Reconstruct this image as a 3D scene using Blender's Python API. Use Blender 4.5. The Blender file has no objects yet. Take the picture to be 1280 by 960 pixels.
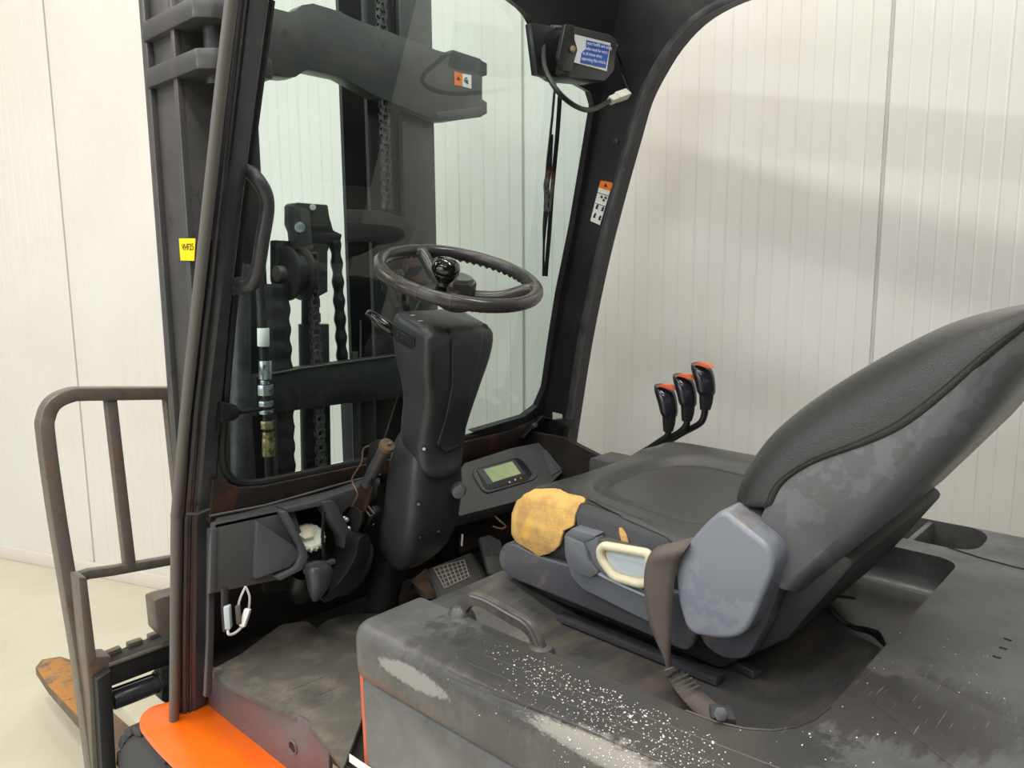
import bpy, bmesh, math, random
from mathutils import Vector, Matrix
from mathutils.bvhtree import BVHTree
random.seed(4)
SC = bpy.context.scene
COL = SC.collection

# ------------------------------------------------------------------ camera
FPX = 961.0
YAW = math.radians(47.3); PIT = math.atan(145/961.); ROL = -0.0066
CAM = Vector((0, 0, 1.5))
fw = Vector((math.sin(YAW)*math.cos(PIT), math.cos(YAW)*math.cos(PIT), -math.sin(PIT)))
rt0 = Vector((math.cos(YAW), -math.sin(YAW), 0)); up0 = rt0.cross(fw)
rt = rt0*math.cos(ROL)+up0*math.sin(ROL); up = up0*math.cos(ROL)-rt0*math.sin(ROL)
cd = bpy.data.cameras.new('camera'); cam = bpy.data.objects.new('camera', cd); COL.objects.link(cam)
cd.sensor_width = 36; cd.lens = FPX/1280*36; cd.clip_start = .02
cam.matrix_world = Matrix.Translation(CAM) @ Matrix((rt, up, -fw)).transposed().to_4x4()
SC.camera = cam

# ------------------------------------------------------------------ light
w = bpy.data.worlds.new('world'); SC.world = w; w.use_nodes = True
w.node_tree.nodes['Background'].inputs[0].default_value = (.93, .96, 1, 1)
w.node_tree.nodes['Background'].inputs[1].default_value = .22
SC.view_settings.view_transform = 'Standard'; SC.view_settings.look = 'None'
SC.view_settings.gamma = 1; SC.view_settings.use_curve_mapping = False
SC.view_settings.exposure = -0.14
def area(name, loc, target, sx, sy, power, col):
    l = bpy.data.lights.new(name, 'AREA'); l.shape = 'RECTANGLE'; l.size = sx; l.size_y = sy
    l.energy = power; l.color = col
    o = bpy.data.objects.new(name, l); COL.objects.link(o); o.location = loc
    o.rotation_euler = (Vector(target)-Vector(loc)).to_track_quat('-Z', 'Y').to_euler()
    return o
for lx, ly, pw_, c_ in ((-.3, 1.3, 34, (1, .93, .84)), (-.3, -.9, 34, (.95, .98, 1)), (-2.3, 2.6, 26, (1, .95, .88)), (-2.3, .2, 34, (.95, .98, 1)), (1.5, -.6, 34, (.95, .98, 1)), (1.3, 1.3, 24, (1, .93, .84)), (-2.3, -2.4, 30, (.95, .98, 1)), (-.6, 4.3, 30, (1, .88, .74)), (-2.0, 5.0, 34, (.9, .95, 1))):
    area('ceiling_lamp', (lx, ly, 4.2), (lx, ly, 0), .3, 1.5, pw_*1.45, c_)
area('door_daylight', (-4.6, .4, 2.2), (1, .8, 1.0), 3.0, 2.6, 70, (.92, .95, 1))
area('door_daylight', (-5.2, 4.3, 2.7), (1, .6, 1.1), 2.4, 1.7, 130, (.88, .94, 1))

# ------------------------------------------------------------------ pixel -> point on a real plane
def ray(px, py): return fw*FPX + rt*(px-640) - up*(py-480)
def P(px, py, X=None, Y=None, Z=None):
    d = ray(px, py)
    for i, v in enumerate((X, Y, Z)):
        if v is not None: return CAM + d*((v-CAM[i])/d[i])
def PN(px, py, p0, n):
    d = ray(px, py); n = Vector(n); return CAM + d*((Vector(p0)-CAM).dot(n)/d.dot(n))
GN = Vector((0, 1, .23)).normalized()
def PG(px, py, off=0): return PN(px, py, (0, 1.435+off, 1.45), GN)   # windscreen plane

# ------------------------------------------------------------------ materials
def lin(c):
    return tuple(((v/255)/12.92 if v/255 <= .04045 else ((v/255+.055)/1.055)**2.4) for v in c)+(1,)
def M(name, col, rough=.5, metal=0, col2=None, vs=8, lo=.45, hi=.6, bump=0, bs=150, rv=0, stretch=None, spec=.5, emit=0, coat=0, spots=None, detail=6, scr=None):
    m = bpy.data.materials.new(name); m.use_nodes = True; nt = m.node_tree; N = nt.nodes; L = nt.links
    b = N['Principled BSDF']; b.inputs['Base Color'].default_value = lin(col)
    b.inputs['Roughness'].default_value = rough; b.inputs['Metallic'].default_value = metal
    b.inputs['Specular IOR Level'].default_value = spec; b.inputs['Coat Weight'].default_value = coat
    if emit:
        b.inputs['Emission Color'].default_value = lin(col); b.inputs['Emission Strength'].default_value = emit
    geo = N.new('ShaderNodeNewGeometry'); vec = geo.outputs['Position']
    if stretch:
        mp = N.new('ShaderNodeMapping'); mp.inputs['Scale'].default_value = stretch[0]; mp.inputs['Rotation'].default_value = stretch[1]
        L.new(vec, mp.inputs[0]); svec = mp.outputs[0]
    else: svec = vec
    last = None
    if col2 is not None:
        cols = col2 if isinstance(col2, list) else [(col2, vs, lo, hi)]
        last = b.inputs['Base Color'].default_value[:]
        prev = None
        for k, (c2, s_, l_, h_) in enumerate(cols):
            nz = N.new('ShaderNodeTexNoise'); nz.inputs['Scale'].default_value = s_; nz.inputs['Detail'].default_value = detail; nz.inputs['Roughness'].default_value = .65
            L.new(svec if k == 0 else vec, nz.inputs['Vector'])
            mr = N.new('ShaderNodeMapRange'); mr.inputs['From Min'].default_value = l_; mr.inputs['From Max'].default_value = h_
            L.new(nz.outputs['Fac'], mr.inputs['Value'])
            mx = N.new('ShaderNodeMix'); mx.data_type = 'RGBA'
            L.new(mr.outputs[0], mx.inputs['Factor'])
            if prev is None: mx.inputs['A'].default_value = last
            else: L.new(prev, mx.inputs['A'])
            mx.inputs['B'].default_value = lin(c2); prev = mx.outputs['Result']
            if rv and k == 0:
                r2 = N.new('ShaderNodeMapRange'); r2.inputs['From Min'].default_value = l_; r2.inputs['From Max'].default_value = h_
                r2.inputs['To Min'].default_value = rough; r2.inputs['To Max'].default_value = rough+rv
                L.new(nz.outputs['Fac'], r2.inputs['Value']); L.new(r2.outputs[0], b.inputs['Roughness'])
        L.new(prev, b.inputs['Base Color']); last = prev
    if spots:   # worn, scuffed and painted-shade patches: (centre, (rx,ry,rz), angle, colour, strength, ragged)
        if last is None:
            rg = N.new('ShaderNodeRGB'); rg.outputs[0].default_value = lin(col); last = rg.outputs[0]
        for (c, rad, ang, c2, st, rag, sc) in spots:
            mp = N.new('ShaderNodeMapping'); mp.vector_type = 'TEXTURE'
            mp.inputs['Location'].default_value = c; mp.inputs['Rotation'].default_value = (0, 0, ang); mp.inputs['Scale'].default_value = rad
            L.new(vec, mp.inputs[0])
            ln = N.new('ShaderNodeVectorMath'); ln.operation = 'LENGTH'; L.new(mp.outputs[0], ln.inputs[0])
            m2 = N.new('ShaderNodeMapping'); m2.inputs['Rotation'].default_value = (0, 0, .5); m2.inputs['Scale'].default_value = sc
            L.new(vec, m2.inputs[0])
            nz = N.new('ShaderNodeTexNoise'); nz.inputs['Scale'].default_value = 1; nz.inputs['Detail'].default_value = 5; nz.inputs['Roughness'].default_value = .75
            L.new(m2.outputs[0], nz.inputs['Vector'])
            ma = N.new('ShaderNodeMath'); ma.operation = 'MULTIPLY_ADD'; L.new(nz.outputs['Fac'], ma.inputs[0]); ma.inputs[1].default_value = -2*rag
            ad = N.new('ShaderNodeMath'); ad.operation = 'ADD'; L.new(ln.outputs['Value'], ad.inputs[0]); ad.inputs[1].default_value = rag
            L.new(ad.outputs[0], ma.inputs[2])
            mr = N.new('ShaderNodeMapRange'); mr.inputs['From Min'].default_value = 1.05; mr.inputs['From Max'].default_value = .85; mr.inputs['To Max'].default_value = st
            L.new(ma.outputs[0], mr.inputs['Value'])
            mx = N.new('ShaderNodeMix'); mx.data_type = 'RGBA'; L.new(mr.outputs[0], mx.inputs['Factor'])
            L.new(last, mx.inputs['A']); mx.inputs['B'].default_value = lin(c2); last = mx.outputs['Result']
        L.new(last, b.inputs['Base Color'])
    if scr:     # fine scratches: stretched noise, thresholded, inside broad worn zones
        if last is None:
            rg = N.new('ShaderNodeRGB'); rg.outputs[0].default_value = lin(col); last = rg.outputs[0]
        for ang, sc, lo_, c2 in scr:
            mp = N.new('ShaderNodeMapping'); mp.inputs['Rotation'].default_value = (0, 0, ang); mp.inputs['Scale'].default_value = sc
            L.new(vec, mp.inputs[0])
            nz = N.new('ShaderNodeTexNoise'); nz.inputs['Scale'].default_value = 1; nz.inputs['Detail'].default_value = 2; L.new(mp.outputs[0], nz.inputs['Vector'])
            n2 = N.new('ShaderNodeTexNoise'); n2.inputs['Scale'].default_value = 7; n2.inputs['Detail'].default_value = 3; L.new(vec, n2.inputs['Vector'])
            m1 = N.new('ShaderNodeMapRange'); m1.inputs['From Min'].default_value = lo_; m1.inputs['From Max'].default_value = lo_+.025; L.new(nz.outputs['Fac'], m1.inputs['Value'])
            m2 = N.new('ShaderNodeMapRange'); m2.inputs['From Min'].default_value = .42; m2.inputs['From Max'].default_value = .6; m2.inputs['To Max'].default_value = .75; L.new(n2.outputs['Fac'], m2.inputs['Value'])
            mu = N.new('ShaderNodeMath'); mu.operation = 'MULTIPLY'; L.new(m1.outputs[0], mu.inputs[0]); L.new(m2.outputs[0], mu.inputs[1])
            mx = N.new('ShaderNodeMix'); mx.data_type = 'RGBA'; L.new(mu.outputs[0], mx.inputs['Factor'])
            L.new(last, mx.inputs['A']); mx.inputs['B'].default_value = lin(c2); last = mx.outputs['Result']
        L.new(last, b.inputs['Base Color'])
    if bump:
        nb = N.new('ShaderNodeTexNoise'); nb.inputs['Scale'].default_value = bs; nb.inputs['Detail'].default_value = 3
        L.new(vec, nb.inputs['Vector'])
        bp = N.new('ShaderNodeBump'); bp.inputs['Strength'].default_value = bump; bp.inputs['Distance'].default_value = .002
        L.new(nb.outputs['Fac'], bp.inputs['Height']); L.new(bp.outputs[0], b.inputs['Normal'])
    return m
PI = math.pi
SCR = ((10, 130, 40), (0, 0, .9))
m_wall = M('painted_panel', (219, 217, 211), .34, col2=(215, 212, 204), vs=2, lo=.4, hi=.65)
m_dim = M('dim_rear_wall', (46, 47, 50), .6)  # unseen rear wall, coloured dark to keep the windscreen reflection dim
m_skirt = M('skirting_plastic', (214, 206, 196), .5)
m_floor = M('epoxy_floor', (203, 199, 180), .3, col2=[((194, 190, 168), 1.6, .4, .65), ((180, 178, 164), 14, .62, .8)], rv=.15)
m_black = M('black_paint', (34, 34, 36), .36, col2=[((46, 44, 43), 12, .5, .7), ((70, 60, 52), 60, .68, .75)], bump=.08, bs=120)
m_blacks = M('black_satin_steel', (24, 24, 25), .38, col2=(38, 36, 35), vs=9, lo=.5, hi=.7)
m_post = M('worn_grey_paint', (70, 70, 72), .38, col2=[((48, 48, 52), 14, .45, .62), ((100, 88, 76), 30, .62, .74)], bump=.06, bs=90)
m_postd = M('cab_post_dark', (60, 60, 65), .27, col2=[((68, 67, 69), 20, .5, .66), ((82, 78, 76), 26, .7, .78)], bump=.06, bs=90)
m_seal = M('rubber_seal', (98, 95, 91), .45)
m_rub = M('black_rubber', (26, 26, 26), .6)
m_hose = M('hose_rubber', (32, 32, 32), .5)
m_mast = M('mast_steel', (72, 71, 71), .36, col2=[((84, 80, 77), 7, .45, .65), ((54, 52, 52), 22, .6, .7)], bump=.05, bs=60)
m_mastd = M('mast_dark_steel', (36, 36, 36), .5, col2=(50, 47, 44), vs=8, lo=.5, hi=.7)
m_grey = M('body_grey_plastic', (114, 113, 112), .5, col2=[((94, 93, 92), 9, .4, .65), ((112, 110, 106), 24, .62, .74)], bump=.1, bs=300, stretch=((1, 1, 1), (0, 0, 0)))
HOODZ = .95
def hp(px, py, Z=HOODZ): return tuple(P(px, py, Z=Z))
m_hood = M('hood_plastic', (94, 94, 93), .34, col2=[((78, 77, 76), 7, .42, .62), ((108, 106, 102), 42, .66, .76)], scr=[(.35, (14, 420, 60), .70, (138, 134, 128)), (-.5, (16, 380, 60), .705, (128, 124, 118)), (1.25, (18, 500, 60), .70, (132, 128, 122))], bump=.12, bs=260, stretch=((1.2, 1.2, 1.2), (0, 0, .9)), rv=.12, spots=[
    (hp(640, 850), (.11, .20, .035), 0, (56, 55, 55), .6, .9, (25, 25, 25)),  # dark patches on the top only: shade painted in beside the left-lit skirt
    (hp(780, 860), (.16, .30, .035), 0, (54, 53, 53), .8, .8, (25, 25, 25)),
    (hp(1120, 880), (.11, .16, .035), .2, (60, 57, 56), .8, .6, (12, 50, 12)),
    (hp(850, 950), (.14, .09, .035), 0, (70, 66, 61), .8, .8, (14, 60, 14)),
    (tuple(P(523, 842, X=.682)), (.04, .085, .0175), 0, (150, 148, 146), .8, .55, (60, 90, 60)),
    (tuple(P(760, 936, X=.690)), (.03, .13, .014), 0, (150, 146, 138), .75, .6, (60, 60, 200)),
    (hp(1090, 822), (.035, .07, .2), -.3, (112, 107, 102), .5, .6, (60, 20, 30)),
    (hp(1200, 760), (.22, .12, .3), 0, (96, 96, 94), .6, .8, (14, 14, 14))])
m_well = M('well_plastic', (72, 71, 70), .34, scr=[(.2, (12, 380, 60), .70, (120, 114, 104)), (-.8, (14, 420, 60), .70, (112, 108, 100))], col2=[((98, 90, 80), 6, .48, .66), ((54, 54, 56), 22, .6, .7)], bump=.12, bs=200, stretch=((1, 3, 1), (0, 0, 0)), detail=8)
m_lip = M('hood_edge_orange', (214, 108, 80), .5)
m_orange = M('orange_paint', (250, 112, 20), .35, coat=.2, col2=[((246, 104, 14), 5, .4, .6), ((70, 50, 40), 60, .74, .77)])
m_tyre = M('tyre_rubber', (62, 62, 63), .65, bump=.2, bs=80)
m_rust = M('rusty_steel', (104, 84, 68), .55, col2=[((134, 98, 66), 12, .5, .66), ((78, 68, 62), 26, .58, .68)], bump=.3, bs=80)
m_rusto = M('rusty_fork_tip', (176, 122, 60), .6, col2=[((112, 98, 84), 16, .5, .6), ((70, 60, 50), 40, .6, .68)], bump=.4, bs=90)
m_rail = M('rack_worn_paint', (104, 98, 91), .36, col2=[((112, 92, 78), 14, .5, .65), ((84, 80, 76), 30, .55, .7)], bump=.08)
m_cowl = M('cowl_rusty_paint', (46, 38, 34), .38, col2=[((92, 60, 42), 16, .52, .72), ((120, 84, 60), 50, .68, .76)], bump=.15, bs=100)
m_dash = M('dash_plastic', (78, 78, 79), .46, col2=(88, 86, 83), vs=18, lo=.5, hi=.7, bump=.15, bs=400)
m_dashl = M('dash_facet_plastic', (90, 90, 93), .42, bump=.12, bs=400)
m_colp = M('column_plastic', (56, 56, 59), .36, col2=(64, 63, 63), vs=14, lo=.55, hi=.7, bump=.15, bs=500)
m_wheel = M('wheel_rubber', (62, 59, 57), .24, col2=[((70, 65, 60), 9, .5, .7)], rv=.08)
m_gloss = M('gloss_black', (16, 16, 18), .06, coat=.6)
m_chrome = M('plated_steel', (205, 205, 200), .28, 1)
m_zinc = M('zinc_fitting', (196, 205, 208), .3, .8, col2=(120, 120, 118), vs=60, lo=.5, hi=.6)
m_brass = M('brass_fitting', (176, 160, 116), .38, .6, col2=(100, 92, 70), vs=60, lo=.5, hi=.6)
m_white = M('white_label', (236, 236, 232), .5)
m_whitep = M('off_white_plastic', (212, 214, 196), .4)
m_yel = M('yellow_label', (255, 222, 0), .45)
m_org = M('orange_label', (240, 124, 30), .5)
m_blue = M('blue_label', (38, 88, 176), .4)
m_ink = M('ink', (28, 28, 30), .6)
m_inkw = M('white_ink', (235, 240, 250), .5)
m_lcd = M('lcd', (182, 196, 146), .25, col2=(170, 186, 140), vs=30)
m_mat = M('mat_rubber_dirty', (84, 80, 73), .7, col2=[((112, 105, 94), 14, .48, .68), ((58, 57, 57), 10, .56, .68)], bump=.3, bs=120, detail=9)
m_frame = M('step_frame_purple', (98, 94, 98), .42, col2=[((112, 66, 70), 3, .45, .62), ((120, 114, 112), 30, .62, .72)], bump=.06)
m_basep = M('seat_base_plastic', (42, 41, 41), .55, col2=(56, 53, 50), vs=9, lo=.5, hi=.7)
m_bulk = M('bulkhead_dirty', (34, 30, 28), .6, col2=(58, 44, 34), vs=8, lo=.5, hi=.7)
m_vinyl = M('seat_vinyl', (50, 50, 50), .23, col2=(57, 57, 57), vs=5, lo=.4, hi=.7, bump=.45, bs=480)
m_vinylb = M('seat_side_vinyl', (46, 46, 50), .2, bump=.6, bs=520)
m_foam = M('yellow_foam', (206, 168, 100), .95, col2=[((180, 142, 92), 22, .45, .62), ((214, 172, 84), 30, .55, .7)], bump=.5, bs=300, spec=.1)
m_shell = M('seat_shell_mottled', (98, 98, 101), .36, col2=[((110, 110, 114), 19, .52, .56), ((104, 100, 99), 34, .6, .68)], bump=.1, bs=400, detail=3)
m_cover = M('recliner_cover_grey', (124, 127, 136), .3, col2=[((134, 137, 144), 18, .51, .56), ((116, 108, 102), 9, .62, .74)], bump=.1, bs=400, detail=3)
m_pan = M('seat_pan_plastic', (74, 74, 80), .36, col2=[((112, 100, 90), 16, .56, .7)], bump=.15, bs=400)
m_trim = M('seat_trim_plastic', (98, 101, 106), .36, bump=.1, bs=400)
m_beige = M('beige_plastic', (208, 200, 172), .35, col2=(178, 162, 124), vs=40, lo=.58, hi=.72)
m_clear = M('cup_clear_plastic', (186, 194, 200), .12)
m_belt = M('belt_webbing', (92, 84, 78), .75, bump=.5, bs=700)
m_knob = M('lever_knob', (34, 36, 44), .16, coat=.4)
m_knobo = M('lever_knob_orange', (226, 110, 70), .35)
m_peda = M('pedal_rubber', (60, 57, 54), .6, bump=.2)
m_pedl = M('pedal_worn_tread', (150, 146, 132), .6)
m_lamp = M('relay_box_grey', (58, 57, 58), .42)
m_crumb = M('crumb', (225, 222, 212), .8)
m_wire = M('wire_white', (190, 188, 178), .5)
m_wireb = M('wire_black', (26, 26, 28), .45)
m_copper = M('bare_rod', (128, 100, 84), .4, .5)
gm = bpy.data.materials.new('tinted_glass'); gm.use_nodes = True
_n = gm.node_tree.nodes; _l = gm.node_tree.links
for x in list(_n): _n.remove(x)
_o = _n.new('ShaderNodeOutputMaterial'); _t = _n.new('ShaderNodeBsdfTransparent'); _t.inputs[0].default_value = (.87, .935, .925, 1)
_g = _n.new('ShaderNodeBsdfGlossy'); _g.inputs['Roughness'].default_value = .01; _g.inputs[0].default_value = (1, 1, 1, 1)
_f = _n.new('ShaderNodeFresnel'); _f.inputs[0].default_value = 1.52
_m = _n.new('ShaderNodeMath'); _m.operation = 'MULTIPLY'; _m.inputs[1].default_value = 1.5; _l.new(_f.outputs[0], _m.inputs[0])
_gg = _n.new('ShaderNodeNewGeometry'); _b = _n.new('ShaderNodeMath'); _b.operation = 'MULTIPLY_ADD'; _b.inputs[1].default_value = -1; _b.inputs[2].default_value = 1; _l.new(_gg.outputs['Backfacing'], _b.inputs[0])
_k = _n.new('ShaderNodeMath'); _k.operation = 'MULTIPLY'; _l.new(_m.outputs[0], _k.inputs[0]); _l.new(_b.outputs[0], _k.inputs[1])
_x = _n.new('ShaderNodeMixShader'); _l.new(_k.outputs[0], _x.inputs[0]); _l.new(_t.outputs[0], _x.inputs[1]); _l.new(_g.outputs[0], _x.inputs[2]); _l.new(_x.outputs[0], _o.inputs[0])

# ------------------------------------------------------------------ object helpers
WL = {}      # world location of each object
def link(name, me, parent=None, mat=None, smooth=35, loc=None):
    me.name = name
    if loc is None:
        n = len(me.vertices); c = Vector((0, 0, 0))
        for v in me.vertices: c += v.co
        c /= max(n, 1)
    else: c = Vector(loc)
    me.transform(Matrix.Translation(-c))
    o = bpy.data.objects.new(name, me); COL.objects.link(o)
    if parent is not None: o.parent = parent; o.location = c - WL[parent]
    else: o.location = c
    WL[o] = c
    if mat: me.materials.append(mat)
    if smooth:
        for p in me.polygons: p.use_smooth = True
        me.set_sharp_from_angle(angle=math.radians(smooth))
    return o
def tag(o, label=None, cat=None, group=None, kind=None):
    for k, v in (('label', label), ('category', cat), ('group', group), ('kind', kind)):
        if v: o[k] = v
    return o
def empty(name, loc, label=None, cat=None, kind=None):
    o = bpy.data.objects.new(name, None); COL.objects.link(o); o.location = loc; WL[o] = Vector(loc)
    o.empty_display_size = .1
    return tag(o, label, cat, kind=kind)
def bm_me(bm, recalc=True):
    if recalc: bmesh.ops.recalc_face_normals(bm, faces=bm.faces)
    me = bpy.data.meshes.new('m'); bm.to_mesh(me); bm.free(); return me
def bevel(bm, r, seg=3, ang=25):
    if r <= 0: return
    es = [e for e in bm.edges if len(e.link_faces) == 2 and e.calc_face_angle(0) > math.radians(ang)]
    bmesh.ops.bevel(bm, geom=es, offset=r, segments=seg, affect='EDGES', profile=.5, clamp_overlap=True)
def add_prism(bm, pts, vec):
    vec = Vector(vec)
    a = [bm.verts.new(Vector(p)) for p in pts]; b = [bm.verts.new(Vector(p)+vec) for p in pts]
    n = len(a); bm.faces.new(a); bm.faces.new(b[::-1])
    for i in range(n): bm.faces.new((a[i], b[i], b[(i+1) % n], a[(i+1) % n]))
def prism(name, pts, vec, mat, parent=None, r=.003, seg=2, smooth=35):
    bm = bmesh.new(); add_prism(bm, pts, vec); bmesh.ops.recalc_face_normals(bm, faces=bm.faces); bevel(bm, r, seg)
    return link(name, bm_me(bm), parent, mat, smooth)
def add_box(bm, c, s, R=None):
    m = Matrix.Translation(Vector(c)) @ (R.to_4x4() if R else Matrix.Identity(4)) @ Matrix.Diagonal((s[0], s[1], s[2], 1))
    return bmesh.ops.create_cube(bm, size=1, matrix=m)
def box(name, c, s, mat, parent=None, r=.003, R=None, seg=2):
    bm = bmesh.new(); add_box(bm, c, s, R); bevel(bm, r, seg)
    return link(name, bm_me(bm), parent, mat)
def frames(pts, closed=False):
    n = len(pts); T = []
    for i in range(n):
        a = pts[(i-1) % n] if (closed or i) else pts[0]; b = pts[(i+1) % n] if (closed or i < n-1) else pts[-1]
        t = (b-a); T.append(t.normalized() if t.length > 1e-9 else Vector((0, 0, 1)))
    u = T[0].orthogonal().normalized(); out = []
    for i in range(n):
        u = (u - T[i]*u.dot(T[i])).normalized(); out.append((T[i], u, T[i].cross(u)))
    return out
def smoothpath(pts, k=6, closed=False):
    pts = [Vector(p) for p in pts]; n = len(pts); out = []
    rng = range(n) if closed else range(n-1)
    for i in rng:
        p0 = pts[(i-1) % n] if (closed or i) else pts[0]; p1 = pts[i]; p2 = pts[(i+1) % n]; p3 = pts[(i+2) % n] if (closed or i < n-2) else pts[-1]
        for j in range(k):
            t = j/k
            out.append(.5*((2*p1)+(p2-p0)*t+(2*p0-5*p1+4*p2-p3)*t*t+(3*p1-p0-3*p2+p3)*t*t*t))
    if not closed: out.append(pts[-1])
    return out
def add_tube(bm, pts, r, n=10, closed=False, sq=None, upv=None):
    pts = [Vector(p) for p in pts]; fr = frames(pts, closed); rings = []
    for i, (p, (t, u, v)) in enumerate(zip(pts, fr)):
        rr = r(i/(len(pts)-1)) if callable(r) else (r[i] if isinstance(r, (list, tuple)) else r)
        if upv is not None:
            v = Vector(upv); v = (v-t*v.dot(t)).normalized(); u = v.cross(t)
        if sq: ring = [bm.verts.new(p+u*a*sq[0]+v*b*sq[1]) for a, b in ((-.5, -.5), (.5, -.5), (.5, .5), (-.5, .5))]
        else: ring = [bm.verts.new(p+(u*math.cos(2*PI*k/n)+v*math.sin(2*PI*k/n))*rr) for k in range(n)]
        rings.append(ring)
    m = len(rings); nn = len(rings[0])
    for i in range(m if closed else m-1):
        a, b = rings[i], rings[(i+1) % m]
        for k in range(nn): bm.faces.new((a[k], a[(k+1) % nn], b[(k+1) % nn], b[k]))
    if not closed: bm.faces.new(rings[0][::-1]); bm.faces.new(rings[-1])
def tube(name, pts, r, mat, parent=None, n=10, closed=False, sm=0, sq=None, upv=None, bev=0):
    if isinstance(r, list) and sm:
        q = r; r = lambda t: q[min(int(t*(len(q)-1)), len(q)-2)]*(1-(t*(len(q)-1)-min(int(t*(len(q)-1)), len(q)-2)))+q[min(int(t*(len(q)-1)), len(q)-2)+1]*(t*(len(q)-1)-min(int(t*(len(q)-1)), len(q)-2))
    if sm: pts = smoothpath(pts, sm, closed)
    bm = bmesh.new(); add_tube(bm, pts, r, n, closed, sq, upv)
    if bev: bmesh.ops.recalc_face_normals(bm, faces=bm.faces); bevel(bm, bev, 2, 50)
    return link(name, bm_me(bm), parent, mat, 40)
def loft(name, rings, mat, parent=None, caps=True, sub=0, smooth=40, bev=0):
    bm = bmesh.new(); R = [[bm.verts.new(Vector(p)) for p in r] for r in rings]; n = len(R[0])
    for a, b in zip(R, R[1:]):
        for k in range(n): bm.faces.new((a[k], a[(k+1) % n], b[(k+1) % n], b[k]))
    if caps: bm.faces.new(R[0][::-1]); bm.faces.new(R[-1])
    bmesh.ops.recalc_face_normals(bm, faces=bm.faces)
    if bev: bevel(bm, bev, 3, 40)
    o = link(name, bm_me(bm), parent, mat, smooth)
    if sub:
        s = o.modifiers.new('s', 'SUBSURF'); s.levels = s.render_levels = sub
    return o
def rrect(c, ex, ey, hx, hy, r, k=4):
    c, ex, ey = Vector(c), Vector(ex).normalized(), Vector(ey).normalized(); out = []
    r = min(r, hx*.99, hy*.99)
    for q, (sx, sy) in enumerate(((1, 1), (-1, 1), (-1, -1), (1, -1))):
        for j in range(k+1):
            a = PI/2*(q+j/k); out.append(c+ex*(sx*(hx-r)+r*math.cos(a))+ey*(sy*(hy-r)+r*math.sin(a)))
    return out
def add_cyl(bm, a, b, r, n=20, r2=None):
    a, b = Vector(a), Vector(b); add_tube(bm, [a, b], [r, r if r2 is None else r2], n)
def cyl(name, a, b, r, mat, parent=None, n=24, bev=.001, r2=None):
    bm = bmesh.new(); add_cyl(bm, a, b, r, n, r2); bmesh.ops.recalc_face_normals(bm, faces=bm.faces); bevel(bm, bev, 2, 40)
    return link(name, bm_me(bm), parent, mat)
def lathe(name, a, axis, prof, mat, parent=None, n=28):    # prof: (distance along axis, radius)
    a = Vector(a); axis = Vector(axis).normalized(); u = axis.orthogonal().normalized(); v = axis.cross(u)
    return loft(name, [[a+axis*h+(u*math.cos(2*PI*k/n)+v*math.sin(2*PI*k/n))*max(r, 1e-4) for k in range(n)] for h, r in prof], mat, parent)
def flatpoly(name, pts, mat, parent, th=.0008, nrm=None):
    pts = [Vector(p) for p in pts]
    n = nrm if nrm is not None else (pts[1]-pts[0]).cross(pts[2]-pts[0]).normalized()
    n = Vector(n)
    if n.dot(CAM-pts[0]) < 0: n = -n
    return prism(name, pts, n*th, mat, parent, 0, smooth=0)
def roundpoly(pts, r, k=4):       # rounds the corners of a polygon
    pts = [Vector(p) for p in pts]; out = []; n = len(pts)
    for i in range(n):
        a, b, c = pts[i-1], pts[i], pts[(i+1) % n]
        rr = r[i] if isinstance(r, (list, tuple)) else r
        d1 = (a-b); d2 = (c-b); q = min(rr, d1.length*.48, d2.length*.48)
        p1 = b+d1.normalized()*q; p2 = b+d2.normalized()*q
        if rr <= 0: out.append(b); continue
        for j in range(k+1):
            t = j/k; out.append(p1*(1-t)**2+b*2*t*(1-t)+p2*t*t)
    return out
def text(name, s, org, ex, ey, size, mat, parent, align='LEFT', spacing=1.0):
    cu = bpy.data.curves.new('t', 'FONT'); cu.body = s; cu.size = size; cu.align_x = align; cu.space_line = spacing; cu.extrude = .0002
    o = bpy.data.objects.new('t', cu); COL.objects.link(o)
    bpy.context.view_layer.update()
    me = bpy.data.meshes.new_from_object(o); bpy.data.objects.remove(o)
    ex = Vector(ex).normalized(); ey = Vector(ey); ey = (ey-ex*ey.dot(ex)).normalized(); ez = ex.cross(ey)
    me.transform(Matrix.Translation(Vector(org)) @ Matrix((ex, ey, ez)).transposed().to_4x4())
    me.materials.clear()
    return link(name, me, parent, mat, 0)
def evalmesh(o):
    bpy.context.view_layer.update()
    return bpy.data.meshes.new_from_object(o.evaluated_get(bpy.context.evaluated_depsgraph_get()))
def bvh(objs):
    V = []; Fc = []
    for o in objs:
        me = evalmesh(o); b = len(V); mw = Matrix.Translation(WL[o]); V += [mw @ v.co for v in me.vertices]; Fc += [[b+i for i in p.vertices] for p in me.polygons]
    return BVHTree.FromPolygons(V, Fc)
def boolean(o, cutters):
    for c in cutters:
        m = o.modifiers.new('b', 'BOOLEAN'); m.object = c; m.operation = 'DIFFERENCE'; m.solver = 'EXACT'
    me = evalmesh(o); mats = list(o.data.materials); o.modifiers.clear(); o.data = me
    for c in cutters: bpy.data.objects.remove(c)
    for p in me.polygons: p.use_smooth = True
    me.set_sharp_from_angle(angle=math.radians(35))
def inpoly(x, y, poly):
    c = False; n = len(poly)
    for i in range(n):
        (x1, y1), (x2, y2) = poly[i], poly[i-1]
        if (y1 > y) != (y2 > y) and x < (x2-x1)*(y-y1)/(y2-y1)+x1: c = not c
    return c
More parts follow.
